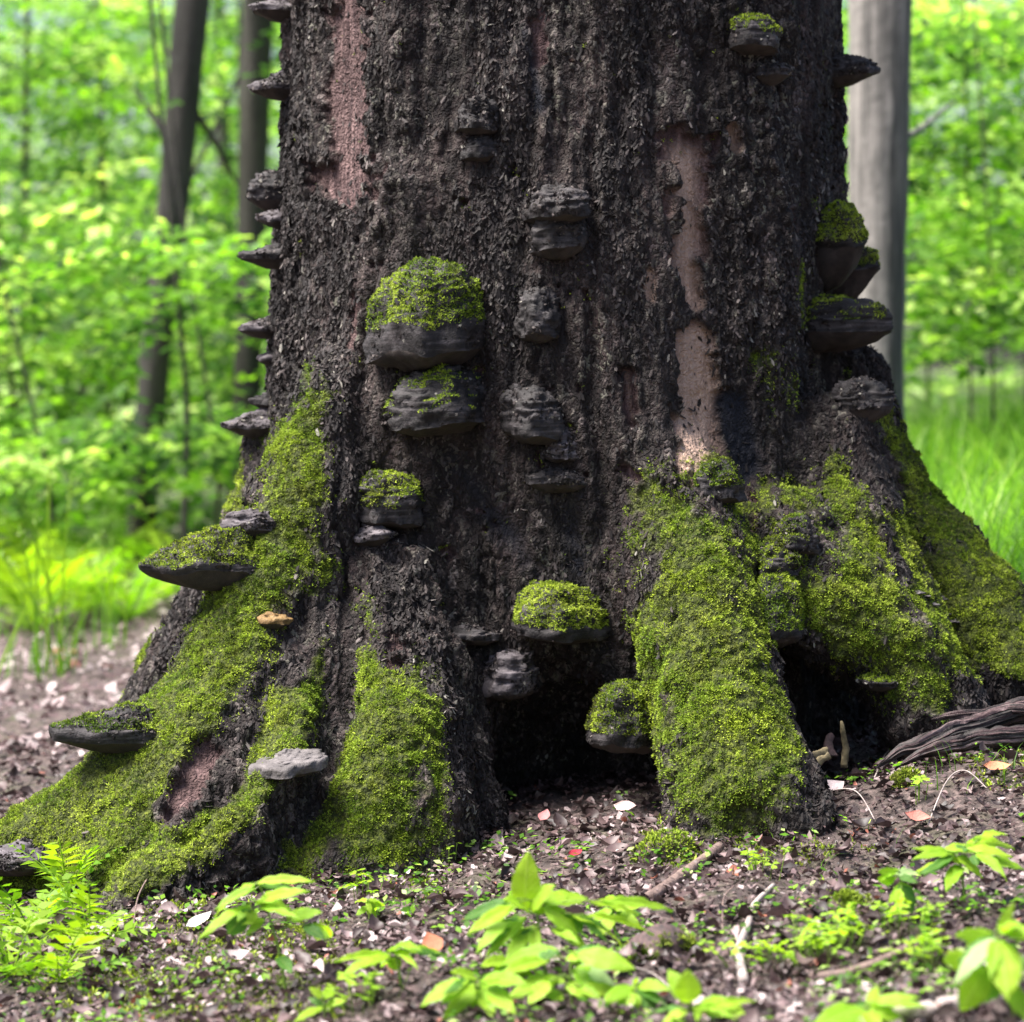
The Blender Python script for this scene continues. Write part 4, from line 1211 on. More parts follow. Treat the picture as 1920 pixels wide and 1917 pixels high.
# ------------------------------------------------------------------ seedlings
def leaf_mesh(name, wid, droop, fold, mat, seed, tooth=.03):
    rs = np.random.default_rng(seed)
    n, m = 13, 7
    t = np.linspace(0, 1, n)
    prof = np.sin(np.pi * np.clip(t, .004, .996) ** .82) ** .8
    v, uv = [], []
    for i, a in enumerate(t):
        for s in np.linspace(-1, 1, m):
            w = wid / 2 * prof[i] * (1 + (tooth * (1 if i % 2 else -1) if abs(s) == 1 else 0))
            z = -droop * a ** 2 + fold * abs(s) * w - .10 * wid * (s * s) + .018 * math.sin(a * 21 + seed) * abs(s)
            v.append((a, s * w, z)); uv.append((a, .5 + .5 * s * prof[i]))
    return mesh_np(name, np.array(v), grid_faces(n, m), mat, uv=np.array(uv))

LEAVES = {k: [leaf_mesh('leaf', w, d, f, M[k], 10 * i + 3) for i, (w, d, f) in enumerate([(.34, .14, .35), (.34, .26, .2), (.34, .08, .5), (.34, .32, .3)])] for k in ('leaf', 'leaf_pale', 'leaf_dark')}

def put_leaf(parent, a, b, width, kind, lift=0.25, rs=random):
    """leaf from a to b (parent-local), blade turned up and a little to the light"""
    a, b = np.array(a, float), np.array(b, float)
    x = b - a
    L = np.linalg.norm(x); x /= L
    upv = np.array([rs.uniform(-.22, .22), -rs.uniform(.45, 1.1), 1.0])
    if abs(upv @ x) / np.linalg.norm(upv) > .7:
        upv = np.array([upv[0], -1.0, .1 if x[1] > -.6 else .9])
    z = upv - x * (upv @ x); z /= np.linalg.norm(z)
    y = np.cross(z, x)
    o = link('leaf', rs.choice(LEAVES[kind]), parent)
    s = width / .34
    from mathutils import Matrix
    mt = Matrix(((x[0] * L, y[0] * s, z[0] * L, a[0]), (x[1] * L, y[1] * s, z[1] * L, a[1]), (x[2] * L, y[2] * s, z[2] * L, a[2]), (0, 0, 0, 1)))
    o.matrix_local = mt
    return o

def seedling(label, stem, leaves, depth_px, name='seedling', group='seedlings in the foreground', r=.0022):
    """stem: pixel polyline, last point on the ground; leaves: (bx,by,tx,ty,w[,kind]) in photo pixels at the plant's own depth"""
    rs = random.Random(hash(label) % 1000 if False else int(stem[0][0]) * 3 + 1)
    g = ground_at(*depth_px)
    yd = g[1]
    root = empty(name, g, label, 'seedling', group)
    gl = np.array(g)
    pts = [W(x, y, yd) - gl for x, y in stem]
    pts[-1] = np.array([0, 0, -.015])
    path = resample(pts, 12)
    v, f = tube(path, np.linspace(r * .7, r, 12), 7)
    link('stem', mesh_np('stem', v, f, M['stem']), root)
    for lf in leaves:
        bx, by, tx, ty, w = lf[:5]
        kind = lf[5] if len(lf) > 5 else 'leaf'
        dy0, dy1 = rs.uniform(-.02, .02), rs.uniform(-.07, .05)
        mm = (CAM_D + yd) / FPX
        A, B = W(bx, by, yd + dy0) - gl, W(tx, ty, yd + dy1) - gl
        if A[2] < .012: A[2] = .012
        if B[2] < .008: B[2] = .008
        # petiole from the nearest stem point
        k = np.argmin(((path - A) ** 2).sum(1))
        pet = resample([path[k], (path[k] + A) / 2 + np.array([0, 0, .004]), A], 6)
        pv, pf = tube(pet, np.full(6, r * .45), 5)
        lo = put_leaf(root, A, B, w * mm * .92, kind, rs=rs)
        link('petiole', mesh_np('petiole', pv, pf, M['stem']), root)
        for _ in range(rs.choice((1, 1, 2))):                          # a smaller leaf beside it
            t_ = rs.uniform(.25, .6)
            C_ = A * (1 - .2) + path[k] * .2
            E_ = C_ + (B - A) * rs.uniform(.45, .7) + np.array([rs.uniform(-.03, .03), rs.uniform(-.05, .05), rs.uniform(-.02, .015)])
            E_[2] = max(E_[2], .01)
            put_leaf(root, C_, E_, w * mm * .7, rs.choice(['leaf', 'leaf', 'leaf', 'leaf_dark']), rs=rs)
    return root

seedling('lance-leaved seedling with many drooping leaves in front of the left roots', [(500, 1690), (508, 1730), (525, 1790), (540, 1868)],
         [(480, 1655, 588, 1646, 24), (478, 1655, 388, 1708, 32), (478, 1692, 565, 1660, 30), (462, 1697, 372, 1740, 26), (468, 1708, 416, 1762, 42, 'leaf_dark'), (497, 1725, 453, 1750, 20),
          (485, 1702, 558, 1708, 22), (545, 1724, 597, 1704, 32), (583, 1733, 632, 1774, 36), (522, 1793, 546, 1820, 30, 'leaf_dark')], (540, 1868))
seedling('small four-leaved seedling between the lance-leaved one and the middle clump', [(742, 1788), (748, 1820), (756, 1862)],
         [(729, 1790, 638, 1808, 30), (732, 1782, 767, 1746, 28), (755, 1782, 838, 1778, 24), (752, 1800, 720, 1820, 30)], (756, 1862))
seedling('middle seedling with one broad upright leaf over a fan of leaves', [(1005, 1690), (1010, 1740), (1020, 1800), (1024, 1850)],
         [(985, 1706, 984, 1616, 62), (1020, 1692, 1105, 1672, 52), (1130, 1690, 1272, 1692, 28), (1020, 1700, 1092, 1742, 50), (1075, 1715, 1180, 1756, 48), (1100, 1715, 1232, 1742, 22),
          (962, 1698, 880, 1742, 32), (962, 1718, 888, 1776, 36), (985, 1722, 905, 1782, 30), (950, 1690, 858, 1722, 28, 'leaf_dark'), (1000, 1735, 950, 1790, 34), (1040, 1740, 1110, 1770, 34)], (1024, 1850))
seedling('wide low seedling with overlapping leaves and one pale leaf', [(1070, 1790), (1070, 1830), (1074, 1890)],
         [(1080, 1788, 1182, 1800, 50), (1082, 1812, 1158, 1834, 42, 'leaf_pale'), (1045, 1780, 930, 1792, 38), (1022, 1800, 945, 1818, 32), (1060, 1848, 1122, 1896, 54), (1045, 1830, 960, 1850, 40),
          (1090, 1850, 1182, 1866, 30), (1050, 1860, 1000, 1905, 44), (1060, 1800, 1120, 1772, 34), (1030, 1840, 990, 1880, 40)], (1074, 1890))
seedling('low seedling spreading broad yellow-green leaves left of the pale-leaved one', [(890, 1838), (895, 1870), (900, 1905)],
         [(880, 1836, 786, 1874, 48), (900, 1845, 840, 1890, 40), (905, 1836, 985, 1838, 40), (890, 1850, 862, 1905, 36), (905, 1850, 960, 1885, 44), (895, 1835, 850, 1818, 30), (900, 1852, 925, 1902, 40)], (900, 1905))
seedling('tiny seedling with two pale leaves at the lower left of the four-leaved one', [(605, 1870), (608, 1890), (612, 1908)],
         [(606, 1872, 628, 1850, 24), (606, 1888, 556, 1900, 22), (610, 1885, 650, 1872, 20), (608, 1892, 640, 1908, 22)], (612, 1908))
seedling('seedling with one hanging broad leaf beside the small dark hummock', [(1690, 1650), (1694, 1690), (1700, 1735)],
         [(1688, 1655, 1702, 1710, 48), (1682, 1640, 1724, 1632, 26, 'leaf_pale'), (1677, 1645, 1636, 1664, 26), (1684, 1632, 1640, 1640, 20), (1690, 1668, 1660, 1690, 22)], (1700, 1735))
seedling('spreading seedling with layered leaves under the bent stalk', [(1800, 1615), (1806, 1660), (1812, 1708)],
         [(1774, 1620, 1710, 1618, 28), (1800, 1622, 1776, 1654, 32), (1812, 1582, 1912, 1562, 34), (1770, 1592, 1850, 1580, 30), (1830, 1600, 1880, 1618, 28), (1790, 1600, 1730, 1588, 26), (1850, 1612, 1925, 1622, 28), (1840, 1570, 1890, 1545, 24), (1795, 1606, 1850, 1640, 34)], (1812, 1708))
seedling('tall broad-leaved seedling with veined hanging leaves by the pale branch end', [(1872, 1755), (1880, 1800), (1895, 1850), (1905, 1925)],
         [(1876, 1766, 1892, 1864, 70), (1866, 1758, 1786, 1828, 38, 'leaf_pale'), (1860, 1750, 1776, 1766, 34), (1888, 1752, 1955, 1738, 44), (1848, 1818, 1802, 1900, 62), (1812, 1800, 1756, 1816, 40),
          (1890, 1790, 1960, 1830, 46, 'leaf_pale'), (1870, 1740, 1900, 1715, 30), (1880, 1850, 1940, 1890, 50), (1865, 1830, 1848, 1890, 46, 'leaf_dark')], (1905, 1930))
seedling('low seedling with glossy rounded leaves beside the pale branch end', [(1620, 1890), (1622, 1908), (1626, 1935)],
         [(1618, 1890, 1535, 1904, 60), (1630, 1885, 1708, 1852, 30), (1625, 1896, 1590, 1935, 46), (1630, 1892, 1690, 1912, 44), (1640, 1880, 1735, 1878, 26)], (1626, 1935))
seedling('seedling with a single squarish upright leaf below the bleached twig', [(1290, 1880), (1300, 1900), (1310, 1930)],
         [(1290, 1882, 1290, 1822, 54), (1306, 1890, 1412, 1906, 50), (1290, 1895, 1240, 1906, 32), (1310, 1885, 1360, 1868, 24), (1322, 1885, 1420, 1872, 18)], (1310, 1932))

seedling('slim seedling behind the fan, its narrow leaves pointing right', [(1150, 1705), (1152, 1735), (1158, 1775)],
         [(1152, 1705, 1215, 1690, 26), (1148, 1708, 1100, 1720, 30), (1156, 1712, 1200, 1735, 30), (1150, 1702, 1140, 1672, 24), (1152, 1720, 1118, 1748, 28)], (1158, 1778))
seedling('little seedling right of the dark leaf of the lance-leaved one', [(690, 1690), (692, 1712), (696, 1740)],
         [(688, 1690, 662, 1684, 16), (692, 1690, 718, 1680, 16), (694, 1698, 712, 1712, 16), (690, 1700, 668, 1712, 16)], (696, 1742))
seedling('low seedling with round leaves tucked between the fan and the pale-leaved one', [(960, 1800), (964, 1825), (970, 1860)],
         [(958, 1800, 905, 1806, 36), (962, 1796, 1000, 1774, 34), (966, 1806, 1015, 1818, 36), (960, 1810, 930, 1838, 34), (966, 1815, 990, 1850, 36)], (970, 1862))
seedling('seedling with yellowish leaves in front of the reddish-brown clod', [(1190, 1850), (1194, 1870), (1200, 1900)],
         [(1188, 1850, 1140, 1862, 36), (1192, 1848, 1240, 1838, 34), (1196, 1856, 1246, 1876, 36), (1190, 1862, 1158, 1892, 36)], (1200, 1902))

def trefoil_mesh(seed):
    v, f, uv = [], [], []
    for k in range(3):
        a = 2.094 * k
        for q, (u, w) in enumerate([(0, 0), (.55, -.34), (1.0, -.30), (.86, 0), (1.0, .30), (.55, .34)]):
            z = -.12 * u * u + .12 * abs(w)
            v.append((u * math.cos(a) - w * math.sin(a), u * math.sin(a) + w * math.cos(a), z)); uv.append((u, .5 + w))
        i = 6 * k
        f += [[i, i + 1, i + 2, i + 3], [i, i + 3, i + 4, i + 5]]
    return mesh_np('leaf', np.array(v), np.array(f), M['leaf'], uv=np.array(uv))
TRE = trefoil_mesh(1)
def clover(label, px, py, rpx, n, seed, h=.05, size=.014):
    rs = random.Random(seed)
    g = ground_at(px, py)
    root = empty('clover_plant', g, label, 'plant', 'low clover-leaved plants on the litter')
    stems = []
    mm = (CAM_D + g[1]) / FPX
    V, F, off = [], [[], []], 0
    for k in range(n):
        x, y = rs.gauss(0, rpx * mm * .5), rs.gauss(0, rpx * mm * .45)
        zg = float(ground_z(g[0] + x, g[1] + y)) - g[2]
        top = np.array([x, y, zg + h * rs.uniform(.45, 1.1)])
        o = link('leaf', TRE, root)
        o.location = top
        s = size * rs.uniform(.7, 1.35)
        o.scale = (s, s, s)
        o.rotation_euler = (rs.uniform(.0, .55), rs.uniform(-.35, .35), rs.uniform(0, 6.28))
        v, f = tube(resample([top, top * np.array([.85, .85, .5]), np.array([x * .6, y * .6, zg - .02])], 5), np.full(5, .0009), 5)
        V.append(v); F[0].append(f[0] + off); F[1].append(f[1] + off); off += len(v)
    link('stem', mesh_np('stem', np.vstack(V), [np.vstack(F[0]), np.vstack(F[1])], M['stem']), root)
clover('wide clover patch below the straight grey-brown stick', 1480, 1812, 130, 44, 1)
clover('clover patch with yellow-green leaves between bleached twig and grey-brown stick', 1560, 1800, 80, 26, 2)
clover('small clover tuft above the grey-brown stick near the tall seedling', 1690, 1755, 70, 18, 3)
clover('sparse clover plant left of the bleached twig top', 1430, 1650, 55, 12, 4)
clover('clover plant at the end of the grey-brown stick', 1740, 1830, 60, 18, 5)
clover('little clover sprout behind the middle seedling fan', 680, 1690, 45, 9, 6)
clover('single clover sprout before the little mossy mound', 1720, 1510, 22, 6, 7)
clover('clover plant at the foot of the tiny pale seedling', 680, 1890, 80, 16, 8)
clover('clover sprout on the reddish earth mound', 840, 1632, 30, 5, 9)

# feathery plants at lower left
def leaflet_frond(L, n, droop, wid, seed):
    rs = np.random.default_rng(seed)
    V, F, off = [], [], 0
    t5 = np.array([[0, 0, 0], [.45, .12, .03], [1, 0, -.08], [.45, -.12, .03]])
    for k in range(n):
        a = (k + 1) / (n + 1)
        p = np.array([a * L, 0, L * (.35 * a - droop * a * a)])
        ln = wid * math.sin(math.pi * min(1, a * .95 + .05)) ** .7 * (1 if a < .96 else .5)
        for s in (-1, 1):
            an = s * (1.15 + .1 * rs.standard_normal())
            c, sn = math.cos(an), math.sin(an)
            Mx = np.array([[c, -sn, 0], [sn, c, 0], [0, 0, 1]]) * ln
            V.append(t5 @ Mx.T + p + rs.normal(0, .003, (4, 3))); F.append(np.array([[0, 1, 2, 3]]) + off); off += 4
    path = np.array([[a * L, 0, L * (.35 * a - droop * a * a)] for a in np.linspace(0, 1, 8)])
    v, f = tube(path, np.linspace(.0018, .0006, 8), 5)
    V.append(v); quads = np.vstack(F + [f[0] + off])
    return np.vstack(V), [quads, f[1] + off]

FR_SMALL = [mesh_np('frond', *leaflet_frond(.17, 9, d, .045, 20 + i), M['fern']) for i, d in enumerate((.25, .5, .4))]
FR_BIG = [mesh_np('frond', *leaflet_frond(.62, 22, d, .13, 30 + i), M['fern']) for i, d in enumerate((.25, .45, .6))]
def fern(label, pos, n, meshes, seed, sc=1.0, pitch=(-1.0, -.35), name='fern', group=None):
    rs = random.Random(seed)
    root = empty(name, pos, label, 'fern', group)
    for k in range(n):
        o = link('frond', rs.choice(meshes), root)
        s = sc * rs.uniform(.75, 1.2)
        o.scale = (s, s, s)
        o.rotation_euler = (rs.uniform(-.3, .3), rs.uniform(*pitch), 6.283 * (k + rs.random() * .8) / n)
    return root
for k, (px, py, n, lab) in enumerate([
        (60, 1760, 9, 'feathery green plant at the tip of the left root, beside the grey-topped shelf fungus'), (165, 1775, 8, 'feathery plant before the left roots, right of the thickest fern tuft'),
        (20, 1840, 8, 'feathery plant lowest at the left, rooted in moss'), (110, 1850, 6, 'small feathery sprig in the moss below the left root'), (130, 1690, 7, 'feathery sprig climbing over the toe of the left root')]):
    fern(lab, ground_at(px, py), n, FR_SMALL, 40 + k, .85, (-1.0, -.2), 'feathery_plant', 'feathery plants below the left root')

# thin small green sprouts on the litter
n = 2600
x, y = in_frustum_ground(n, -2.4, -.6)
P = np.stack([x, y, ground_z(x, y)], 1)
ok = (inside(P + np.array([0, 0, .03])) > .02) & (fbm(P * 4, 3, 95) > -.02)
P = P[ok]
tv = np.array([[0, 0, 0], [.5, .28, .06], [1, 0, 0], [.5, -.28, .06]])
zd = np.stack([RNG.normal(0, .35, len(P)), RNG.normal(-.2, .35, len(P)), np.ones(len(P))], 1)
P3 = np.repeat(P, 3, 0) + np.stack([RNG.normal(0, .01, 3 * len(P)), RNG.normal(0, .01, 3 * len(P)), .012 + .02 * RNG.random(3 * len(P))], 1)
Mx = frames(np.repeat(zd, 3, 0), RNG.random(3 * len(P)) * 6.28) * (.008 + .012 * RNG.random(3 * len(P)))[:, None, None]
v, f = scatter(tv, np.array([[0, 1, 2, 3]]), P3, Mx)
tag(link('ground_cover', mesh_np('ground_cover', v, f, M['grass'], True, {'rnd': np.repeat(RNG.random(len(P3)), 4)})), 'tiny green sprouts scattered over the brown leaf litter', 'ground cover', kind='stuff')

# ------------------------------------------------------------------ grass
def blades(name, P, h0, h1, width, mat, label, bend=.5, kind='stuff', parent=None):
    n = len(P)
    h = h0 + (h1 - h0) * RNG.random(n)
    a = RNG.random(n) * 6.28
    dirx = np.stack([np.cos(a), np.sin(a), np.zeros(n)], 1)
    side = np.stack([-np.sin(a), np.cos(a), np.zeros(n)], 1)
    bd = bend * (0.3 + RNG.random(n))
    V = []
    ts = np.array([0, .35, .7, 1.0])
    for t in ts:
        c = P + dirx * (h * bd * t * t)[:, None] + np.array([0, 0, 1.0]) * (h * (t - .35 * bd * t ** 3))[:, None]
        w = width * (1 - .92 * t ** 1.5)
        V += [c - side * w / 2, c + side * w / 2]
    V = np.stack(V, 1).reshape(-1, 3)
    F = np.array([[0, 1, 3, 2], [2, 3, 5, 4], [4, 5, 7, 6]])
    F = (F[None] + (np.arange(n) * 8)[:, None, None]).reshape(-1, 4)
    r = np.repeat(np.clip(RNG.normal(.48, .2, n) + .45 * fbm(P * 3.0, 2, 98), 0, 1), 8)
    o = link(name, mesh_np(name, V, F, M[mat], True, {'rnd': r}), parent)
    return tag(o, label, 'grass', kind=kind) if label else tag(o, kind=kind)

n = 16000
d = 6.4 * (16 / 6.4) ** RNG.random(n)
x = (RNG.random(n) * 1.35 + .42) * (d * 960 / FPX)
P = np.stack([x, d - CAM_D, ground_z(x, d - CAM_D)], 1)
P = P[inside(P + np.array([0, 0, .03])) > .03]
blades('grass', P, .12, .48, .008, 'grass', 'bright green tangled grass on the bank behind the right root', .8)
n = 1400
x, y = in_frustum_ground(n, -2.3, -.5)
P = np.stack([x, y, ground_z(x, y)], 1)
gpx, gpy = project(P)
P = P[(seg_mask(gpx, gpy, [(1480, 1600, 1640, 1590, 70, 1), (1700, 1480, 1900, 1470, 60, .8), (200, 1750, 240, 1800, 80, .5)]) + .2 * fbm(P * 9, 2, 4) > .55) & (inside(P + np.array([0, 0, .03])) > .01)]
blades('short_grass', P, .03, .08, .0022, 'grass', 'fine short grass blades on the litter right of the front root', .9)
n = 2200
d = 9.6 * (13 / 9.0) ** RNG.random(n)
x = -(RNG.random(n) * 1.0 + .25) * (d * 960 / FPX)
P = np.stack([x, d - CAM_D, ground_z(x, d - CAM_D)], 1)
P = P[fbm(P * 1.2, 2, 97) > -.1]
blades('meadow_grass', P, .05, .17, .006, 'grass', 'bright low grass along the far edge of the pale leaf litter', .8)

# tall grass clumps with culms at the left, behind the root
def grass_clump(label, px, py, depth, tops, nb, seed):
    rs = random.Random(seed)
    y0 = depth - CAM_D
    b = W(px, py, y0); b[2] = float(ground_z(b[0], y0))
    root = empty('tall_grass', b, label, 'grass', 'tall grass clumps behind the left root')
    for (tx, ty) in tops:
        top = W(tx, ty, y0 + rs.uniform(-.15, .15)) - b
        s = np.array([rs.gauss(0, .06), rs.gauss(0, .06), -.02])
        mid = s * .5 + top * .5 + np.array([-.15 * (top[0] - s[0]), 0, .02])
        path = resample([s, mid, top], 12)
        v, f = tube(path, np.linspace(.0052, .0022, 12), 5)
        c = link('culm', mesh_np('culm', v, f, M['fern']), root)
        V, F, off = [], [], 0
        for q in range(10):
            p = path[-1] + (path[-2] - path[-1]) * (q * .32) + np.array([rs.gauss(0, .006), rs.gauss(0, .006), 0])
            e = np.array([rs.gauss(0, .014), rs.gauss(0, .014), .012])
            V += [p, p + e * .5 + np.array([.003, 0, 0]), p + e, p + e * .5 - np.array([.003, 0, 0])]
            F.append([off, off + 1, off + 2, off + 3]); off += 4
        link('seed_head', mesh_np('seed_head', np.array(V), np.array(F), M['stem']), c)
    P = np.stack([np.array([rs.gauss(0, .10) for _ in range(nb)]), np.array([rs.gauss(0, .10) for _ in range(nb)]), np.zeros(nb)], 1)
    blades('blades', P, .15, .42, .004, 'grass', None, .6, 'stuff', root)
grass_clump('tall grass clump with long nodding culms, its foot in the leaf litter', 95, 1335, 8.6, [(12, 880), (35, 985), (70, 960), (92, 870), (135, 890), (190, 1000), (0, 1040), (215, 1060)], 45, 1)
grass_clump('smaller grass clump with short culms close to the big mossy shelf fungus', 185, 1290, 9.3, [(185, 1010), (210, 1010), (240, 1100), (160, 1040)], 24, 2)

# ferns behind the left root
for k, (px, dep, sc, n, lab) in enumerate([
        (60, 10.0, .85, 9, 'lime green fern behind the tall grass clump'), (150, 10.4, .8, 9, 'arching fern between tall grass and the slender tree'), (245, 10.2, .9, 10, 'upright pale-tipped fern at the foot of the slender tree'),
        (330, 10.8, .8, 8, 'fern half hidden behind the big mossy shelf fungus'), (0, 10.8, .9, 9, 'fern farthest out beyond the tall grass'), (200, 11.6, .9, 9, 'fern set back behind the arching one'), (100, 11.9, .9, 8, 'fern deep in the shade under the leaning sapling')]):
    p = W(px, 1000, dep - CAM_D); p[2] = float(ground_z(p[0], p[1]))
    fern(lab, p, n, FR_BIG, 60 + k, sc * .85, (-1.0, -.15), 'fern', 'ferns behind the left root')

# ------------------------------------------------------------------ trees behind
HEX = np.array([[0, 0, 0], [.32, .26, .04], [.72, .22, .02], [1, 0, -.06], [.72, -.22, .02], [.32, -.26, .04]])
HEXF = np.array([[0, 1, 2, 3], [0, 3, 4, 5]])
QUAD = np.array([[0, 0, 0], [.5, .3, .04], [1, 0, -.05], [.5, -.3, .04]])
QUADF = np.array([[0, 1, 2, 3]])
def spray_cloud(origins, dirs, lens, per, size, rng, tilt=.42, tm=None):
    tv, tf = tm or (HEX, HEXF)
    """leaves along flat sprays"""
    n = len(origins)
    o = np.repeat(origins, per, 0); dr = np.repeat(dirs, per, 0); ln = np.repeat(lens, per)
    t = rng.random(n * per) ** .8
    side = unit(np.cross(dr, np.array([0, 0, 1.0])))
    w = (rng.random(n * per) - .5) * ln * .75 * np.sin(np.pi * np.clip(t, .1, .95))
    pos = o + dr * (ln * t)[:, None] + side * w[:, None] + np.stack([np.zeros(n * per), np.zeros(n * per), -.12 * ln * t * t + rng.normal(0, .022, n * per)], 1)
    zd = np.stack([rng.normal(0, tilt, n * per), rng.normal(-.25, tilt, n * per), np.ones(n * per)], 1)
    Mx = frames(zd, rng.random(n * per) * 6.28) * (size * (.65 + .7 * rng.random(n * per)))[:, None, None]
    v, f = scatter(tv, tf, pos, Mx)
    sp = np.repeat(np.clip(rng.normal(.46, .26, n), 0, 1), per)
    r = np.clip(sp + rng.normal(0, .13, n * per), 0, 1)
    return v, f, np.repeat(r, len(tv))

def crown(parent, center, radii, nspray, per, size, seed, mat='foliage', name='crown', tilt=.42, tm=None):
    rng = np.random.default_rng(seed)
    u = unit(rng.normal(0, 1, (nspray, 3))) * (rng.random((nspray, 1)) ** .45)
    o = center + u * np.array(radii)
    dr = unit(np.stack([u[:, 0] + rng.normal(0, .5, nspray), u[:, 1] + rng.normal(0, .5, nspray), rng.normal(.02, .12, nspray)], 1))
    v, f, r = spray_cloud(o, dr, .35 + .55 * rng.random(nspray), per, size, rng, tilt, tm)
    return link(name, mesh_np(name, v, f, M[mat], True, {'rnd': r}), parent)

def forest_tree(label, px_pts, depth, widths, mat, crowns, seed, branches=(), name='beech_tree', group='trees in the forest behind', cat='tree', size=.068, base_py=None):
    """px_pts: trunk line in photo pixels at its own depth, top first; it is carried on above the picture and down to its ground"""
    y0 = depth - CAM_D
    pts = [W(x, y, y0) for x, y in px_pts]
    bx = pts[-1][0]
    zg = float(ground_z(bx, y0)) - .05
    dirb = pts[-1] - pts[-2]
    k = (zg - pts[-1][2]) / dirb[2] if abs(dirb[2]) > 1e-6 else 0
    pts.append(pts[-1] + dirb * max(k, 0.02) * np.array([.6, 1, 1]))
    pts[-1][2] = zg
    upd = pts[0] - pts[1]; upd /= np.linalg.norm(upd)
    pts = [pts[0] + upd * 4.0 + np.array([0, .2, 1.2]), pts[0] + upd * 1.8] + pts
    mm = depth / FPX
    rad = [widths[0] * mm * .30, widths[0] * mm * .45] + [w * mm / 2 for w in widths] + [widths[-1] * mm / 2 * 1.5]
    base = pts[-1].copy()
    root = empty(name, base, label, cat, group)
    n = 40
    path = resample(np.array(pts) - base, n)
    rr = np.interp(np.linspace(0, len(pts) - 1, n), np.arange(len(pts)), rad)
    v, f = tube(path, rr, 18, .10, seed)
    link('trunk', mesh_np('trunk', v, f, M[mat]), root)
    for bpts, br in branches:
        q = resample([W(x, y, y0 + dy) - base for x, y, dy in bpts], 14)
        v, f = tube(q, np.linspace(br * mm, br * mm * .35, 14), 8, .1, seed + 3)
        link('branch', mesh_np('branch', v, f, M[mat]), root)
    for k, (cx, cy, dy, rx, ry, rz, ns) in enumerate(crowns):
        c = W(cx, cy, y0 + dy) - base
        crown(root, c, (rx, ry, rz), ns, 26, size, seed * 10 + k, tm=(QUAD, QUADF) if depth > 13 else None)
    return root

forest_tree('slender dark tree leaning right, its bark brown, nearest of the stems at the left', [(362, 0), (340, 220), (318, 440), (292, 660), (272, 870), (258, 1080)], 12.6, [66, 62, 58, 58, 54, 56], 'tree_dark',
            [(200, -260, .5, 1.4, .9, .5, 70), (120, 620, 1.0, .8, .6, .25, 36)], 11,
            [([(318, 262, 0), (285, 215, .05), (252, 165, .1)], 9), ([(350, 190, 0), (400, 262, .1), (445, 345, .3)], 9), ([(335, 130, 0), (312, 90, .1), (300, 40, .2)], 5)], name='slender_tree')
forest_tree('straight blackish tree just left of the old trunk, partly covered by it', [(484, 0), (476, 250), (470, 500), (462, 760)], 13.6, [58, 56, 54, 52], 'tree_dark', [(470, -240, .8, 1.3, .9, .5, 60), (430, 180, -.4, .3, .3, .12, 8)], 12, name='slender_tree')
forest_tree('thin faint tree farther back between two dark stems at the left', [(408, 0), (414, 150), (420, 300), (428, 560)], 19.0, [22, 24, 26, 28], 'tree_dark', [(420, -150, .5, 1.4, 1.0, .6, 50)], 13, [([(405, 0, 0), (425, 50, 0), (448, 96, 0)], 8)], name='slender_tree')
forest_tree('smooth grey beech trunk with vertical streaks right behind the old trunk', [(1652, 0), (1648, 250), (1645, 500), (1640, 760)], 9.6, [118, 114, 110, 112], 'tree_grey', [(1700, -420, 1.0, 1.6, 1.0, .6, 70)], 14, [([(1690, 262, .3), (1730, 238, .6), (1790, 190, 1.0)], 8)], name='beech_tree')
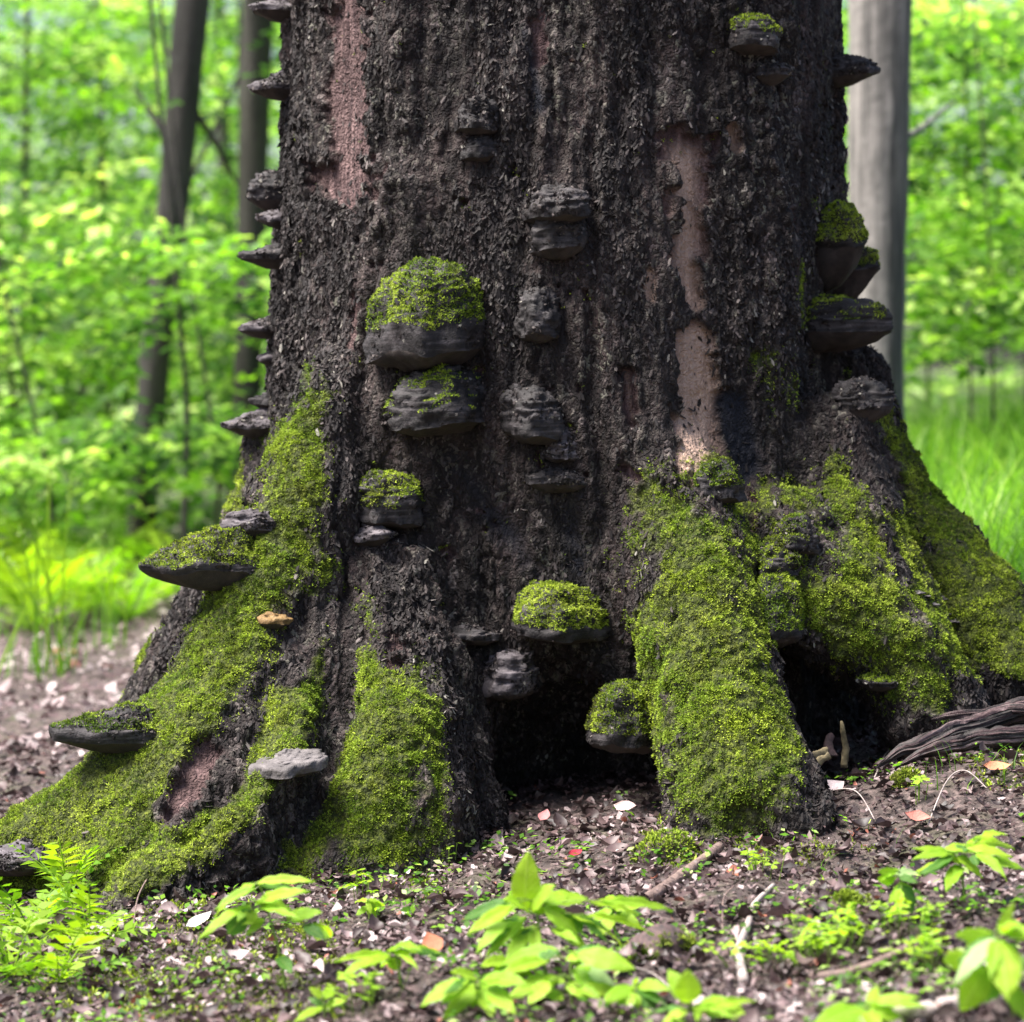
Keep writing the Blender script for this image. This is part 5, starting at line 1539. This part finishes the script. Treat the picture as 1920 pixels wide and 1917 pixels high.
# saplings and understory crowns: layered beech foliage
SAP = [
    (60, 14.5, [(250, 540), (180, 690), (105, 812)], [10, 12, 14], [(120, 420, 0, .75, .5, .30, 60), (220, 540, 2.2, .7, .5, .22, 50)], 'leaning young beech with a thin slanting stem at the left'),
    (300, 11.4, [(330, 520), (350, 760), (345, 1000)], [8, 10, 12], [(330, 490, 0, .42, .35, .09, 30), (420, 560, .2, .32, .3, .08, 20)], 'young beech holding a bright level spray before the slender tree'),
    (110, 11.8, [(60, 760), (90, 900), (100, 1020)], [7, 8, 9], [(90, 840, 0, .55, .4, .10, 34), (190, 905, .1, .34, .35, .09, 14)], 'low beech sapling spreading level sprays over the ferns'),
    (350, 12.4, [(400, 820), (410, 900), (405, 1000)], [7, 8, 9], [(390, 860, 0, .5, .4, .16, 38), (400, 1010, 0, .4, .4, .16, 26)], 'beech sapling close to the trunk edge above the big mossy shelf'),
    (40, 16.0, [(50, 100), (45, 500), (40, 900)], [10, 12, 14], [(60, 150, 0, 1.0, .7, .45, 80), (180, 60, .4, .9, .7, .3, 60)], 'young beech with loose high crown at the far left'),
    (150, 17.0, [(190, 200), (200, 600), (205, 900)], [10, 12, 14], [(200, 330, 0, 1.0, .7, .42, 80), (330, 120, .4, .8, .6, .35, 46)], 'young beech with a tangled crown between the far-left sapling and the slender tree'),
    (30, 13.6, [(10, 560), (25, 760), (30, 980)], [8, 10, 12], [(20, 640, 0, .6, .5, .28, 48), (130, 720, .2, .55, .5, .2, 36), (30, 960, .3, .6, .4, .2, 34)], 'dense bushy beech sapling behind the tall grass'),
    (440, 15.5, [(450, 380), (450, 600), (445, 900)], [8, 10, 12], [(420, 420, 0, .6, .5, .25, 38), (420, 680, 0, .6, .5, .25, 40)], 'sapling crowded against the edge of the old trunk'),
    (1780, 13.0, [(1810, 150), (1815, 420), (1820, 700)], [4, 5, 6], [(1800, 120, 0, .7, .5, .32, 62), (1850, 300, .3, .6, .5, .25, 46)], 'young beech with bright leaves right of the grey beech'),
    (1800, 11.8, [(1850, 380), (1860, 550), (1862, 720)], [4, 5, 6], [(1830, 440, 0, .55, .45, .22, 46), (1800, 600, .1, .5, .4, .14, 38)], 'low beech sapling with sunlit sprays above the grass'),
    (1900, 15.0, [(1915, 50), (1920, 400), (1925, 800)], [4, 5, 6], [(1900, 60, 0, .8, .6, .35, 62), (1930, 380, .2, .8, .6, .35, 56), (1800, 250, .6, .7, .6, .3, 46)], 'taller young beech at the far right of the bank'),
    (1720, 16.5, [(1735, 100), (1738, 400), (1740, 700)], [4, 5, 6], [(1740, 60, 0, .8, .6, .4, 56), (1740, 500, 0, .8, .6, .3, 56), (1590, 300, .4, .5, .5, .5, 40)], 'sapling peeping out behind the grey beech'),
]
for k, (_, dep, pts, wd, crs, lab) in enumerate(SAP):
    forest_tree(lab, pts, dep, wd, 'tree_dark', crs, 30 + k, name='beech_sapling', group='beech saplings of the understory', cat='sapling', size=.072)

# the far wood: one mass of foliage
rng = np.random.default_rng(404)
n = 3700
d = 18 + 24 * rng.random(n) ** .8
x = (rng.random(n) * 2 - 1) * (d * (960 / FPX + .17) + 2.2)
z = -0.2 + (rng.random(n) ** .9) * (d * 820 / FPX + 1.6)
a = rng.random(n) * 6.28
v, f, r = spray_cloud(np.stack([x, d - CAM_D, z], 1), np.stack([np.cos(a), np.sin(a), np.zeros(n)], 1), .7 + .8 * rng.random(n), 30, .13, rng, .6, (QUAD, QUADF))
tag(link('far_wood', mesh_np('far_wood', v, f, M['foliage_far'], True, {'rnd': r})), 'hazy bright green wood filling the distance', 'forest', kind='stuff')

# the thicket goes on behind the old trunk and to both sides
rng = np.random.default_rng(405)
n = 2400
d = 13 + 5 * rng.random(n)
x = (rng.random(n) * 2 - 1) * (d * 960 / FPX + 3.0)
half = d * 960 / FPX
ok = (np.abs(x) > half + .5) | ((x > -d * 380 / FPX) & (x < d * 560 / FPX))
x, d = x[ok], d[ok]
n = len(x)
z = .1 + rng.random(n) * 3.2
a = rng.random(n) * 6.28
v, f, r = spray_cloud(np.stack([x, d - CAM_D, z], 1), np.stack([np.cos(a), np.sin(a), np.zeros(n)], 1), .5 + .5 * rng.random(n), 24, .085, rng, .5, (QUAD, QUADF))
tag(link('thicket', mesh_np('thicket', v, f, M['foliage'], True, {'rnd': r})), 'dense green beech thicket closing in behind the old trunk', 'thicket', kind='stuff')
